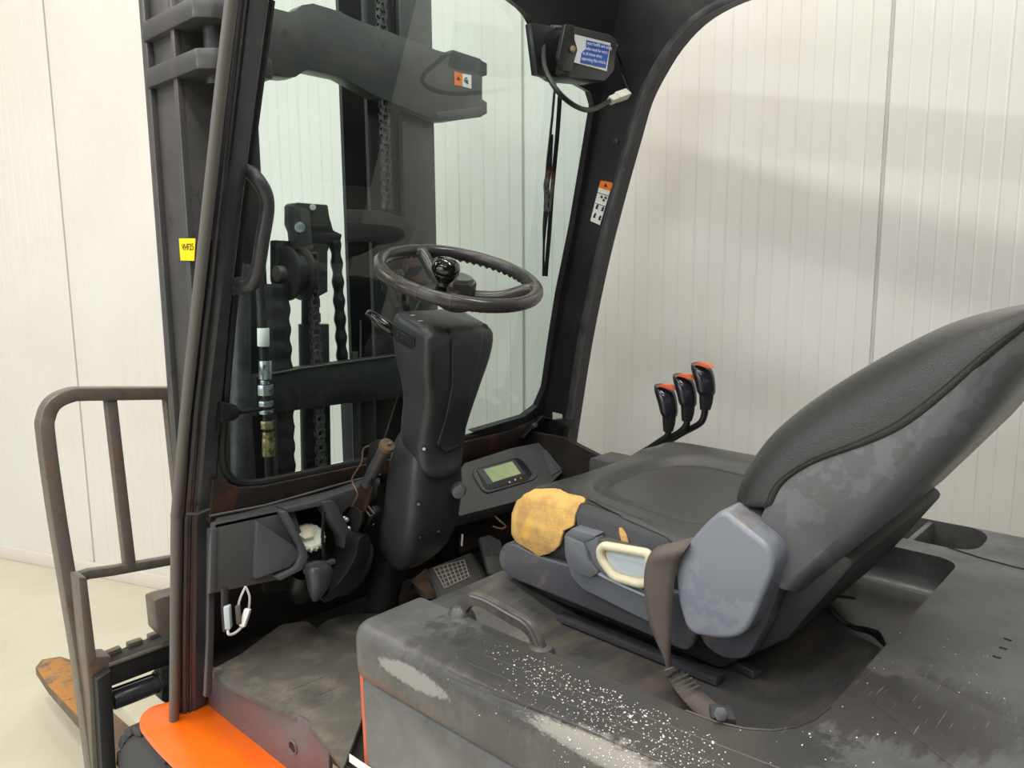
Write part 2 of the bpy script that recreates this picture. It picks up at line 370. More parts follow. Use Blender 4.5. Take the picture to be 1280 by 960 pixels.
def patch(name, poly, tree, off, th, mat, parent, step=3.0, rag=0):
    # a thin piece lying on a built surface: outline found by rays, then offset along the surface normal
    xs = [p[0] for p in poly]; ys = [p[1] for p in poly]; bm = bmesh.new(); G = {}
    nx = int((max(xs)-min(xs))/step)+2; ny = int((max(ys)-min(ys))/step)+2
    for i in range(nx):
        for j in range(ny):
            x, y = min(xs)+i*step, min(ys)+j*step
            if not inpoly(x, y, poly): continue
            if rag and random.random() < rag and not all(inpoly(x+a*step*1.5, y+b*step*1.5, poly) for a, b in ((1, 0), (-1, 0), (0, 1), (0, -1))): continue
            h, n, _, _ = tree.ray_cast(CAM, ray(x, y).normalized())
            if h is None: continue
            if n.dot(CAM-h) < 0: n = -n
            G[i, j] = bm.verts.new(h+n*off)
    for (i, j), v in G.items():
        q = [G.get(k) for k in ((i, j), (i+1, j), (i+1, j+1), (i, j+1))]
        if all(q):
            if max((q[a].co-q[b].co).length for a, b in ((0, 1), (1, 2), (2, 3), (3, 0))) < .06: bm.faces.new(q)
    for v in [v for v in bm.verts if not v.link_faces]: bm.verts.remove(v)
    for _ in range(5):
        nw = {}
        for v in bm.verts:
            nb = [e.other_vert(v) for e in v.link_edges if len(e.link_faces) == 1]
            if len(nb) == 2: nw[v] = (v.co*2+nb[0].co+nb[1].co)/4
        for v, c in nw.items(): v.co = c
    o = link(name, bm_me(bm, False), parent, mat, 180)
    s = o.modifiers.new('t', 'SOLIDIFY'); s.thickness = th; s.offset = 0
    return o

# ================================================================== the room
wa = P(0, 695, Z=0); wb = P(213.8, 737, Z=0)
wu = (wb-wa).normalized(); wn = Vector((-wu.y, wu.x, 0))
if wn.dot(CAM-wa) < 0: wn = -wn
WH = 4.4
def wpt(s, off=0, z=0): return wa+wu*s+wn*off+Vector((0, 0, z))
wall = tag(box('wall_back', (wpt(-.05, -.06, WH/2)), (13.0, .1, WH), m_wall, None, 0, Matrix.Rotation(math.atan2(wu.y, wu.x), 3, 'Z')), kind='structure')
def panel_mesh(wd):
    prof = [(.0045, -.012), (.006, -.001)]; rib = .05; k = int(round(wd/rib)); pitch = (wd-.012)/k
    for i in range(1, k):
        x = .006+i*pitch
        if i % 2 == 0: prof += [(x-.0045, 0), (x-.0015, .0013), (x+.0015, .0013), (x+.0045, 0)]
        else: prof += [(x-.0035, 0), (x-.001, -.0008), (x+.001, -.0008), (x+.0035, 0)]
    prof += [(wd-.006, -.001), (wd-.0045, -.012)]
    bm = bmesh.new(); cols = []
    for x, d in prof:
        p = wu*x+wn*d; cols.append((bm.verts.new(p+Vector((0, 0, .0))), bm.verts.new(p+Vector((0, 0, WH-.02)))))
    for a, b in zip(cols, cols[1:]): bm.faces.new((a[0], b[0], b[1], a[1]))
    return bm_me(bm, False)
pw = 1.148; pme = panel_mesh(pw); pme.materials.append(m_wall)
for k in range(-4, 5):
    o = bpy.data.objects.new('wall_panel', pme); COL.objects.link(o); o.parent = wall
    o.location = wpt(.705+k*pw, .003, .01)-WL[wall]
sk = box('trim_1', wpt(-.05, .012, .035), (13.0, .02, .07), m_skirt, None, .004, Matrix.Rotation(math.atan2(wu.y, wu.x), 3, 'Z')); tag(sk, kind='structure')
def wall(name, c, s, mat=m_wall): return tag(box(name, c, s, mat, None, 0), kind='structure')
wall('floor', (-.5, 0, -.05), (12, 12, .1), m_floor)
wall('wall_rear', (0, -3.6, 2.2), (14, .1, 4.4), m_dim)
wall('ceiling', (-.5, 0, 4.5), (12, 12, .1), m_wall)
wall('wall_left', (-5.6, 0, 2.2), (.1, 12, 4.4), m_wall)

# ================================================================== the forklift
T = empty('forklift', (1.25, .8, 0), 'worn black and orange forklift truck with open cab and reclined vinyl seat', 'forklift')
XL, XR = .675, 1.80

# ---- front posts and roof
def post_section(y, xo, xc, xi):
    A = P(xo, y, X=.655); Cc = P(xc, y, X=.697); D = P(xi, y, Y=Cc.y+.004)
    out = []
    nrm = Vector((-(Cc-A).y, (Cc-A).x, 0)).normalized()
    if nrm.x > 0: nrm = -nrm
    for t, d in ((0, -.012), (.04, -.003), (.12, 0), (.30, 0), (.38, -.008), (.50, -.008), (.56, 0), (.66, .001), (.72, -.004), (.84, -.004), (.88, .002), (.96, .002), (1, -.003)):
        out.append(A.lerp(Cc, t)+nrm*d)
    out += [Cc+Vector((.008, -.001, 0)), D+Vector((-.004, 0, 0)), D+Vector((0, .004, 0)), D+Vector((0, .10, 0)), A+Vector((.03, .03, 0))]
    return out
lv = [(918, 213, 258, 258), (905, 213, 240, 258), (800, 214, 240, 261), (650, 215.5, 243, 268), (640, 216, 245, 270), (520, 227, 254, 277), (400, 240, 268, 288), (300, 251, 279, 299), (200, 262, 289, 311), (100, 273, 300, 323), (0, 285, 311, 337), (-110, 298, 323, 351), (-190, 307, 333, 361)]
lp = loft('front_post', [post_section(*a) for a in lv[1:]], m_postd, T, smooth=30)
tube('post_seal', [P(x+4.5, y, X=.655) for y, x, _, _ in lv[1:]], .0105, m_seal, lp, 10, sm=2)
tube('post_ridge', [P(x+(c-x)*.68, y, X=.684) for y, x, c, _ in lv[1:]], .0035, m_post, lp, 8, sm=2)
a, b = P(246, 642, X=.694), P(271, 632, Y=P(246, 642, X=.694).y)
tube('weld_seam', [P(236, 641, X=.68)+Vector((-.006, -.002, 0)), a+Vector((-.002, -.004, 0)), b+Vector((0, -.004, 0))], .0035, m_post, lp, 8)
# right post: inner face plate with the swept rear edge, runs up into the roof rail
XP = 1.80
sil = [(703, 592), (714, 520), (728, 430), (747, 335), (768, 250), (790, 170), (803, 125), (820, 90), (842, 55), (870, 25), (905, 3), (950, -14), (1010, -30)]
edge = [P(x, y, X=XP) for x, y in sil]
edge = smoothpath(edge, 3)
edge.append(Vector((XP, -.25, edge[-1].z+.01)))
def gy(z): return 1.435-.23*(z-1.45)
ztop = 2.26
pts = edge + [Vector((XP, -.25, ztop)), Vector((XP, gy(ztop)+.02, ztop)), Vector((XP, gy(.9)+.02, .9))]
rp = prism('front_post', pts, (.05, 0, 0), m_black, T, 0)
lipp = [p+Vector((-.002, .006, 0)) for p in edge]
tube('edge_seal', lipp, 0, m_post, rp, sq=(.020, .010), upv=(1, 0, 0), bev=.002)
# face plate of the front frame around the windscreen (right side, gusset, header)
win = [(655, 521), (672, 508), (682, 485), (690, 430), (700, 368), (718, 280), (735, 180), (743, 132), (738, 115), (722, 106), (690, 103), (676, 94), (671, 75), (670, 45), (667, 32), (661, 20), (652, 10), (640, 1), (624, -7), (600, -16), (520, -30), (350, -60)]
outp = [PG(*p) for p in win]+[Vector((.72, gy(2.26), 2.26)), Vector((XP, gy(2.26), 2.26)), Vector((XP, gy(.98), .98))]
outp += [PG(590, 540)]
fr = prism('windscreen_surround', outp, GN*.02, m_black, T, 0)
# rear legs and roof
for x in (.70, 1.77): box('rear_post', (x, -.22, 1.58), (.06, .09, 1.28), m_black, T, .01)
box('roof_rail', (.70, .55, 2.22), (.06, 1.6, .08), m_black, T, .01)
for k in range(6): box('roof_bar', (1.235, -.1+k*.23, 2.23), (1.05, .03, .05), m_black, T, .006)

# ---- windscreen
gl = [(300, 604), (282, 595), (276, 578), (274, 555), (288, 400), (311, 200), (338, 0), (348, -60), (520, -45), (612, -22), (652, 0), (668, 22), (674, 60), (682, 92), (728, 100), (750, 125), (742, 190), (708, 370), (697, 440), (688, 492), (672, 517), (648, 530), (590, 541)]
g = prism('windscreen', [PG(x, y, .035) for x, y in gl], GN*.004, gm, T, 0, smooth=0)
gk = [(640, 530), (660, 521), (677, 505), (684, 480), (690, 430), (701, 368), (719, 280), (736, 180), (742, 140)]
sealpts = [(338, 0), (312, 200), (290, 400), (278, 550), (278, 575), (284, 592), (298, 603), (325, 603), (400, 588), (500, 567), (585, 546)]+gk
tube('windscreen_seal', [PG(x, y, .012) for x, y in sealpts], .009, m_rub, g, 8, sm=3)
# lower frame strip (rusty cowl)
cw = [(266, 600), (300, 610), (330, 608), (400, 593), (500, 572), (640, 538), (675, 522), (704, 505), (703, 560), (640, 567), (585, 580), (440, 606), (330, 640), (262, 655)]
cl = prism('cowl_strip', [PG(x, y, -.004) for x, y in cw], GN*.04, m_cowl, T, .004)
tube('cowl_ridge', [PG(x, y, -.008) for x, y in ((262, 645), (330, 632), (440, 601), (475, 593))], .003, m_seal, cl, 6)
tube('hinge_strap', [PG(652, 548, -.02), PG(676, 521, -.02), PG(700, 527, -.03), PG(712, 531, -.06)], 0, m_blacks, T, sq=(.018, .008), upv=(0, 0, 1), bev=.002)
bx = tube('post_clamp', [P(697, 527, X=1.785), P(716, 531, X=1.785)], 0, m_blacks, T, sq=(.05, .022), upv=(0, 0, 1), bev=.004)
cyl('bolt', P(670, 531, X=1.71), P(665, 533, X=1.69), .008, m_postd, T)
flatpoly('label', [P(691, 515, X=1.795), P(703, 518, X=1.795), P(703, 528, X=1.795), P(691, 524, X=1.795)], m_whitep, T)
# window latch
la = P(287, 515, Y=1.47)
lt = prism('window_latch', [P(x, y, Y=1.47) for x, y in ((276, 502), (296, 506), (301, 512), (300, 521), (294, 526), (277, 529))], (0, .03, 0), m_blacks, T, .004)
tube('rod', [P(299, 515, Y=1.48), P(329, 511, Y=1.50)], .005, m_blacks, lt, 8)
prism('latch_plate', [P(x, y, Y=1.485) for x, y in ((274, 502), (278, 501), (277, 543), (272, 541))], (0, .01, 0), m_blacks, lt, .001)
# wiper outside the glass
def PW(x, y): return PG(x, y, .075)
wp = tube('wiper', [PW(694, 104), PW(690, 150), PW(682, 230), PW(679, 345)], .0035, m_blacks, T, 8, sm=3)
tube('wiper_arm', [PW(700, 120), PW(697, 165), PW(690, 240), PW(686, 300), PW(682, 345)], 0, m_blacks, wp, sq=(.012, .005), upv=(1, 0, 0))
tube('wiper_frame', [PW(690, 168), PW(688, 190), PW(686, 215), PW(683, 232), PW(684, 250), PW(681, 280), PW(680, 300)], lambda t: .004+.005*math.sin(PI*t), m_blacks, wp, 8, sm=3)

# ---- handle on the left post
gh = tube('grab_handle', [P(x, y, Y=yy) for x, y, yy in ((306, 213, 1.36), (318, 220, 1.33), (331, 240, 1.32), (334, 262, 1.33), (328, 300, 1.34), (322, 338, 1.36), (316, 354, 1.37), (305, 359, 1.39), (290, 359, 1.43))], .0135, m_colp, T, 14, sm=5)
cyl('handle_foot', P(299, 357, Y=1.40), P(289, 359, Y=1.43), .017, m_colp, gh)

# ---- box with the seat belt notice, bracket and lead at the top right corner
def PB(x, y, d=0): return P(x, y, Y=1.17+d)
rb = prism('relay_box', roundpoly([PB(x, y) for x, y in ((716, 32), (763, 43), (772, 50), (768, 88), (757, 101), (712, 97), (706, 90))], .008), (0, .07, 0), m_lamp, T, .004)
prism('bracket', roundpoly([PB(x, y, -.006) for x, y in ((707, 30), (718, 31), (717, 45), (722, 62), (714, 90), (703, 88), (699, 72))], .004), (0, .012, 0), m_black, rb, .002)
lb = [PB(x, y, -.002) for x, y in ((718, 43), (763, 54), (758, 89), (717, 78))]
flatpoly('notice', lb, m_white, rb, .001)
flatpoly('notice_panel', [PB(x, y, -.0035) for x, y in ((733, 50), (762, 57), (757, 85), (725, 78), (727, 66), (732, 61))], m_blue, rb, .001)
ex = PB(762, 57)-PB(733, 50.5); ey = PB(733, 50)-PB(728, 78)
for i, (s, x, y) in enumerate((('your health and safety', 734, 55.5), ('belts must be worn', 732, 62), ('at all times when', 728.5, 68), ('operating this vehicle.', 727, 74.6))):
    text('lettering', s, PB(x, y, -.0052), ex, ey, .0112, m_inkw, rb)
cyl('bolt', PB(716, 61, -.014), PB(716, 61, 0), .007, m_brass, rb)
cyl('knob', P(765, 60, Y=1.2), P(771, 62, Y=1.19), .012, m_lamp, rb)
tube('hinge_pin', [PB(689, 33, .05), PB(708, 34, -.002)], .003, m_zinc, rb, 8)
prism('bracket_arm', [PB(x, y, .03) for x, y in ((664, 28), (700, 34), (708, 97), (694, 98), (672, 93))], (0, .02, 0), m_black, rb, .003)
tube('cable', [P(682, 40, Y=1.22), P(679, 62, Y=1.20), P(682, 88, Y=1.17), P(698, 115, Y=1.13), P(720, 133, Y=1.12), P(740, 137, Y=1.14), P(764, 125, Y=1.18)], .006, m_wireb, T, 8, sm=5)
cn = tube('connector', [P(762, 126, Y=1.175), P(771, 122, Y=1.175)], 0, m_whitep, T, sq=(.017, .017), bev=.002)
tube('connector_plug', [P(770, 122, Y=1.175), P(784, 117, Y=1.18)], 0, m_whitep, cn, sq=(.022, .020), bev=.003)
tube('cable', [P(768, 60, Y=1.2), P(776, 78, Y=1.25), P(778, 95, Y=1.25), P(788, 118, Y=1.2)], .003, m_wireb, T, 8, sm=4)
# warning decal and screws on the right post
xd = XP-.001
dc = flatpoly('warning_decal', [P(x, y, X=xd) for x, y in ((738, 276), (750, 281.5), (763, 238), (749, 233))], m_white, T)
flatpoly('decal_header', [P(x, y, X=xd-.001) for x, y in ((748.5, 234), (763, 239), (766.5, 230), (765, 228), (751, 225.5))], m_org, dc)
flatpoly('decal_symbol', [P(x, y, X=xd-.002) for x, y in ((755, 233), (757.5, 229), (759.5, 234))], m_ink, dc)
for (x, y) in ((752, 246), (754.5, 250), (757, 247)): flatpoly('pictogram', [P(x+a, y+b, X=xd-.0015) for a, b in ((-1.6, .8), (0, -2), (1.7, .5), (.6, 2.2))], m_ink, dc)
for (x, y) in ((746.5, 258), (753.5, 261), (743.5, 269), (750, 272)):
    flatpoly('pictogram', [P(x+a, y+b, X=xd-.0015) for a, b in ((-2.2, 3), (-1, -1), (1.2, -3.2), (1.9, 0), (.2, .8), (1.2, 3.4))], m_ink, dc)
for a, b in (((747, 240), (762, 245)), ((744, 253.5), (758, 258))):
    flatpoly('decal_line', [P(a[0], a[1], X=xd-.0015), P(b[0], b[1], X=xd-.0015), P(b[0], b[1]+.7, X=xd-.0015), P(a[0], a[1]+.7, X=xd-.0015)], m_ink, dc)
for x, y in ((771, 177), (779, 213)): cyl('screw', P(x, y, X=XP), P(x, y, X=XP)+Vector((-.006, 0, 0)), .0075, m_postd, T)

# ---- mast
YM = 1.74
def PM(x, y, d=0): return P(x, y, Y=YM+d)
def zz(x, y, Y=YM): return P(x, y, Y=Y).z
ZT = 2.45
def channel(name, x0, x1, y0, y1, z0, z1, th, mat, opening):
    # I/U rail section extruded upwards
    if opening == '+': s = [(x0, y0), (x1, y0), (x1, y0+th), (x0+th, y0+th), (x0+th, y1-th), (x1, y1-th), (x1, y1), (x0, y1)]
    else: s = [(x0, y0), (x1, y0), (x1, y1), (x0, y1), (x0, y1-th), (x1-th, y1-th), (x1-th, y0+th), (x0, y0+th)]
    return prism(name, [(a, b, z0) for a, b in s], (0, 0, z1-z0), mat, T, .004)
rl = channel('mast_rail', .82, .94, YM, YM+.16, .12, ZT, .018, m_mast, '+')
channel('mast_rail', 1.44, 1.56, YM, YM+.16, .12, ZT, .018, m_mast, '-')
channel('inner_mast_rail', .945, 1.01, YM+.02, YM+.15, .12, ZT, .016, m_mastd, '+')
channel('inner_mast_rail', PM(434, 400, .15).x, 1.43, YM+.02, YM+.15, .12, ZT, .016, m_mastd, '-')
# outer side web stripes: raised flange edges of the rail seen from the left
prism('rail_flange', [(.806, YM, .12), (.822, YM, .12), (.822, YM+.02, .12), (.806, YM+.02, .12)], (0, 0, 2.33), m_mast, rl, .002)
prism('rail_flange', [(.806, YM+.14, .12), (.822, YM+.14, .12), (.822, YM+.17, .12), (.806, YM+.17, .12)], (0, 0, 2.33), m_mast, rl, .002)
# head plates on the left
def plate(ya, yb, top):
    zt = P(*top, X=.80).z; x0 = .80
    pts = [(x0, P(ya[0], ya[1], X=x0).y, zt), (x0, P(yb[0], yb[1], X=x0).y, zt)]
    f, r = pts[0][1], pts[1][1]
    return prism('mast_head_plate', roundpoly([(x0+.03, f+.0, zt), (x0, f-.02, zt), (x0, r+.01, zt), (x0+.03, r-.02, zt), (x0+.16, r-.02, zt), (x0+.16, f, zt)], .008), (0, 0, -.042), m_mast, T, .003)
plate((176, 88), (248, 58), (248, 58)); plate((171, 20), (243, -7), (243, -7))
tube('head_strut', [(.87, 1.67, 1.9), (.87, 1.67, 2.12)], .03, m_mastd, T, 14)
box('head_block', (.93, 1.64, 2.02), (.06, .05, .12), m_mastd, T, .004)
# yellow capacity label on the rail
yl = flatpoly('label', [P(x, y, X=.804) for x, y in ((224, 298), (244.5, 298), (243, 326), (226, 325.5))], m_yel, rl)
text('lettering', 'VHF25', P(227.5, 313, X=.8025), (0, -1, 0), (0, 0, 1), .021, m_ink, rl)
# top cross beam with notched end
cb = [(318, 8), (343, 10), (362, 15), (370, 12), (378, 6), (392, 4), (425, 14), (440, 22), (548, 63), (563, 67), (566, 62), (600, 73), (603, 76), (609, 79), (609, 94), (603, 96), (603, 124), (609, 128), (609, 142), (603, 145), (565, 151), (548, 152), (470, 120), (427, 96), (385, 87), (379, 90), (370, 96), (360, 97), (343, 95), (315, 92)]
beam = prism('mast_crossbeam', [PM(x, y, -.03) for x, y in cb], (0, .05, 0), m_mast, T, .002)
prism('beam_ledge', [PM(x, y, -.04) for x, y in ((548, 140), (603, 133), (603, 146), (565, 151), (548, 150))], (0, .02, 0), m_mast, beam, .003)
flatpoly('caution_sticker', [PM(x, y, -.032) for x, y in ((567.5, 89), (578, 92), (578, 108), (568, 106))], m_org, beam)
flatpoly('pictogram_sticker', [PM(x, y, -.032) for x, y in ((578, 92), (589, 94), (589, 111), (578, 108))], m_white, beam)
flatpoly('symbol', [PM(x, y, -.0335) for x, y in ((570.5, 99), (573, 95.5), (575.5, 100.5))], m_ink, beam)
tube('symbol', [PM(583+2.4*math.cos(a), 100+3*math.sin(a), -.034) for a in [k*PI/6 for k in range(11)]], .0012, m_ink, beam, 6)
flatpoly('symbol', [PM(x, y, -.0335) for x, y in ((581.5, 100), (583, 99), (585.5, 105), (584, 105))], m_ink, beam)
# bracket, pulley and chain in the middle
pb = prism('pulley_bracket', [PM(x, y, .02) for x, y in ((368, 256), (372, 253), (410, 256), (412, 270), (417, 288), (428, 293), (426, 302), (414, 304), (410, 315), (374, 313), (372, 290), (368, 280))], (0, .05, 0), m_mastd, T, .003)
prism('bracket_side', [PM(x, y, -.02) for x, y in ((368, 256), (387, 263), (392, 312), (374, 311), (371, 290), (369, 281))], (0, .045, 0), m_mast, pb, .002)
cyl('bolt', PM(375, 284, -.035), PM(375, 284, -.01), .013, m_zinc, pb)
cyl('hole_plug', PM(391, 259, .012), PM(391, 259, .03), .008, m_white, pb)
pc = PM(361, 342, 0)
pl = lathe('pulley', pc+Vector((-.015, 0, 0)), (1, 0, 0), [(0, .02), (.0, .055), (.004, .068), (.012, .068), (.018, .055), (.04, .055), (.046, .068), (.054, .068), (.058, .05), (.058, .01)], m_mastd, T)
cyl('pulley_pin', pc+Vector((-.035, 0, 0)), pc+Vector((.07, 0, 0)), .02, m_mast, pl)
tube('support_bar', [PM(343, 313, .03), PM(378, 313, .03)], .006, m_mastd, T, 8)
def chain(name, x, y0, y1, d, mat, wdt=.022, pitch=.019):
    a = PM(x, y0, d); z1 = PM(x, y1, d).z; bm = bmesh.new(); z = a.z; k = 0
    while z > z1:
        s = wdt if k % 2 == 0 else wdt*.62
        for sx in (-s/2, s/2): add_box(bm, (a.x+sx, a.y, z), (.004, .016, pitch*1.25))
        add_cyl(bm, (a.x-wdt/2-.002, a.y, z+pitch/2), (a.x+wdt/2+.002, a.y, z+pitch/2), .005, 8)
        z -= pitch; k += 1
    return link(name, bm_me(bm), T, mat)
tag(chain('lift_chain', 390, 322, 600, -.03, m_mast), kind='stuff')
tag(chain('lift_chain', 475, -40, 262, -.02, m_mast), kind='stuff')
cyl('lift_cylinder', PM(388, 360, .05), PM(388, 412, .05), .0235, m_mastd, T)
cyl('lift_cylinder_barrel', PM(392, 405, .05), PM(396, 640, .05), .040, m_mastd, T)
prism('chain_block', [PM(x, y, .015) for x, y in ((345, 300), (410, 305), (410, 365), (396, 372), (372, 372), (352, 372), (345, 350))], (0, .03, 0), m_mastd, T, .003)
# corrugated hoses: rings along a tube
def corr(name, pts, r, mat, sm=4, ripple=.0022, step=.013):
    pp = smoothpath(pts, 24); L_ = 0; ac = [0]
    for a, b in zip(pp, pp[1:]): L_ += (b-a).length; ac.append(L_)
    rs = [r+ripple*math.sin(2*PI*d/step) for d in ac]
    return tube(name, pp, rs, mat, T, 8)
corr('corrugated_hose', [PM(418, 300, .03), PM(421, 330, .03), PM(425, 400, .03), PM(429, 470, .03)], .015, m_hose, step=.05)
corr('corrugated_hose', [PM(344, 355, .0), PM(346, 420, .0), PM(349, 480, .0), PM(353, 620, .0)], .0345, m_hose, step=.05)
corr('corrugated_hose', [PM(478, 330, -.03), PM(484, 360, -.03), PM(505, 400, -.03), PM(515, 460, -.03)], .014, m_hose, step=.03)
corr('corrugated_hose', [PM(497, 338, -.05), PM(503, 370, -.05), PM(515, 400, -.05)], .014, m_hose, step=.03)
# curved dark bar behind the wheel
tube('curved_dark_bar', [PM(433, 282, .0), PM(470, 283, -.02), PM(500, 290, -.04), PM(512, 300, -.04)], 0, m_mastd, T, sq=(.012, .085), upv=(0, 0, 1), bev=.004)
# lower cross member and uprights
cm = prism('lower_crossmember', [PM(x, y, -.045) for x, y in ((320, 470), (380, 459), (500, 443), (530, 440), (530, 494), (430, 505), (320, 520))], (0, .04, 0), m_mastd, T, .004)
tube('crossmember_edge', [PM(x, y, -.047) for x, y in ((320, 471), (380, 460), (500, 444))], .003, m_mast, cm, 6)
channel('mast_upright', PM(427, 550, .1).x, PM(470, 550).x, YM+.0, YM+.1, .12, zz(420, 500), .012, m_mastd, '+')
tube('tilt_pipe', [PM(443, 440, -.01), PM(446, 590, -.01)], .010, m_mast, T, 10)
prism('mast_sheet', [PM(x, y, .1) for x, y in ((452, 400), (520, 400), (520, 640), (452, 640))], (0, .01, 0), m_mastd, T, 0)
tube('hydraulic_pipe', [P(300, 330, Y=1.66), P(302, 640, Y=1.66)], .024, m_post, T, 16)
# hose with fittings behind the windscreen
fy = 1.60
def PF(x, y): return P(x, y, Y=fy)
hs = tube('hydraulic_hose', [PF(322, 330), PF(326, 370), PF(328, 412), PF(332, 470), PF(336, 570), PF(338, 640)], .011, m_hose, T, 12, sm=3)
for nm, y0, y1, x, r, mt in (('hose_label', 410, 433, 329, .0135, m_white), ('ferrule', 451, 474, 331.5, .0145, m_zinc), ('hex_nut', 475, 480, 331.5, .012, m_zinc), ('hex_nut', 481, 494, 332, .018, m_zinc), ('hex_nut', 501, 508, 332.5, .017, m_zinc), ('hex_nut', 512, 517, 333, .017, m_zinc), ('hex_nut', 526, 536, 334, .0155, m_brass), ('ferrule', 540, 548, 335, .013, m_brass), ('ferrule', 548, 570, 335.5, .0145, m_brass)):
    cyl(nm, PF(x, y0), PF(x+.3, y1), r, mt, hs, 6 if nm == 'hex_nut' else 18, .001)
# notched black strip left of centre
# ---- load backrest, carriage and fork
def PR(x, y, Y): return P(x, y, Y=Y)
lr = tube('load_backrest', [PR(222, 491, 2.10), PR(110, 492, 2.10), PR(86, 494, 2.10), PR(66, 504, 2.10), PR(57, 522, 2.10), PR(57, 545, 2.09), PR(70, 640, 2.07), PR(88, 750, 2.04), PR(101, 830, 2.01), PR(119, 965, 1.96), PR(125, 1010, 1.95)], 0, m_rail, T, sm=4, sq=(.034, .048), upv=(0, 1, 0), bev=.006)
tube('backrest_upright', [PR(137, 496, 2.10), PR(150, 610, 2.08), PR(162, 712, 2.05)], 0, m_rail, lr, sq=(.028, .03), upv=(0, 1, 0), bev=.005, sm=2)
tube('backrest_upright', [PR(210, 495, 2.10), PR(222, 610, 2.08), PR(232, 700, 2.05)], 0, m_rail, lr, sq=(.028, .03), upv=(0, 1, 0), bev=.005, sm=2)
tube('backrest_crossbar', [PR(92, 724, 2.04), PR(110, 717, 2.05), PR(140, 713, 2.05), PR(235, 696, 2.05)], 0, m_rail, lr, sq=(.025, .026), upv=(0, 1, 0), bev=.005, sm=2)
cp = prism('carriage_post', [PR(x, y, 1.93) for x, y in ((98, 722), (109, 722), (121, 822), (139, 820), (146, 965), (148, 1010), (118, 1010), (112, 870))], (0, .06, 0), m_rail, T, .004)
prism('post_rib', [PR(x, y, 1.90) for x, y in ((121, 850), (139, 838), (146, 965), (148, 1010), (130, 1010), (122, 860))], (0, .04, 0), m_mastd, cp, .003)
cbx = prism('carriage_bar', [PR(x, y, 1.93) for x, y in ((136, 834), (240, 791), (240, 820), (140, 858))], (0, .07, 0), m_mastd, T, .003)
for (x0, y0, x1, y1) in ((128, 819, 152, 809), (161, 805, 179, 799), (187, 795, 215, 785)):
    prism('carriage_tooth', [PR(x0, y0+9, 1.985), PR(x0, y0, 1.985), PR(x1, y1, 1.985), PR(x1, y1+9, 1.985)], (0, .02, 0), m_rail, cbx, .002)
tube('carriage_top_edge', [PR(136, 832, 1.93), PR(240, 794, 1.93)], .006, m_rail, cbx, 8)
cyl('side_shift_cylinder', PR(140, 876, 1.95), PR(206, 851, 1.95), .024, m_postd, T, 20, .004)
cyl('cylinder_collar', PR(196, 855, 1.95), PR(208, 850, 1.95), .034, m_mastd, T)
cyl('cylinder_rod', PR(140, 864, 1.97), PR(206, 840, 1.97), .008, m_gloss, T)
prism('carriage_block', [PR(x, y, 1.9) for x, y in ((193, 751), (202, 747), (240, 738), (240, 800), (205, 798), (197, 790))], (0, .06, 0), m_rail, T, .004)
prism('fork_hanger', [PR(x, y, 1.92) for x, y in ((202, 836), (240, 825), (240, 900), (202, 876))], (0, .05, 0), m_mastd, T, .004)
zf = .15
fk = [P(x, y, Z=zf) for x, y in ((44, 834), (52, 824), (76, 820), (88, 824), (100, 845), (140, 888), (197, 938), (200, 960))]
fkl = [P(x, y, Z=zf) for x, y in ((60, 858), (97, 900), (148, 955), (175, 985))]
A1 = fk[-1]; B1 = fkl[-1]
fork = prism('fork', fk+[A1+(A1-fk[-3]).normalized()*.1]+[B1]+fkl[::-1][1:], (0, 0, -.03), m_rust, T, .004)
prism('fork_tip', [P(x, y, Z=zf+.001) for x, y in ((45, 834), (53, 825), (76, 821), (87, 825), (92, 838), (97, 870), (98, 896), (60, 857))], (0, 0, -.012), m_rusto, fork, .003)
f2 = [Vector((p.x+.52, p.y, p.z)) for p in [Vector(q) for q in (fk+[A1+(A1-fk[-3]).normalized()*.1]+[B1]+fkl[::-1][1:])]]
prism('fork', f2, (0, 0, -.03), m_rust, T, .004)

# ---- fender, tyre, step frame
fd = [P(x, y, Z=.50) for x, y in ((173, 903), (176, 892), (188, 882), (212, 876), (250, 868), (330, 905), (420, 985), (420, 1040), (330, 1040), (262, 990), (215, 950), (190, 925))]
prism('fender', roundpoly(fd, .03), (0, 0, -.022), m_orange, T, .005)
tyc = Vector((.80, 1.70, .235))
lathe('wheel', tyc+Vector((-.20, 0, 0)), (1, 0, 0), [(0, .03), (.0, .13), (.01, .195), (.04, .215), (.14, .215), (.18, .19)], m_tyre, T, 40)
for k in range(20):
    a = 2*PI*k/20
    R = Matrix.Rotation(a, 3, 'X')
    c = tyc+Vector((-.12, 0, 0))+R @ Vector((0, 0, .214))
    box('tread_block', c, (.13, .045, .022), m_tyre, T, .004, R)
fz = .62
sf0 = P(262, 838, X=.735)
fpl = [P(x, y, X=.735) for x, y in ((258, 832), (330, 871), (380, 901), (411, 935), (411, 1010), (330, 985), (262, 920))]
sfp = prism('step_frame', fpl, (.010, 0, 0), m_frame, T, .003)
hc = P(366, 934, X=.734); tube('frame_hole', [hc, hc+Vector((.008, 0, 0))], .012, m_ink, sfp, 20)
tube('frame_hole_rim', [hc+Vector((0, .0135*math.cos(k*PI/10), .0135*math.sin(k*PI/10))) for k in range(20)], .0025, m_frame, sfp, 8, True)
prism('floor_plate', [(.74, 1.02, .60), (1.72, 1.02, .60), (1.72, 1.70, .60), (.74, 1.70, .60)], (0, 0, -.02), m_bulk, T, .002)
prism('bulkhead', [(.70, 1.70, .45), (1.75, 1.70, .45), (1.75, 1.62, 1.0), (.70, 1.62, 1.0)], (0, .02, 0), m_bulk, T, 0)
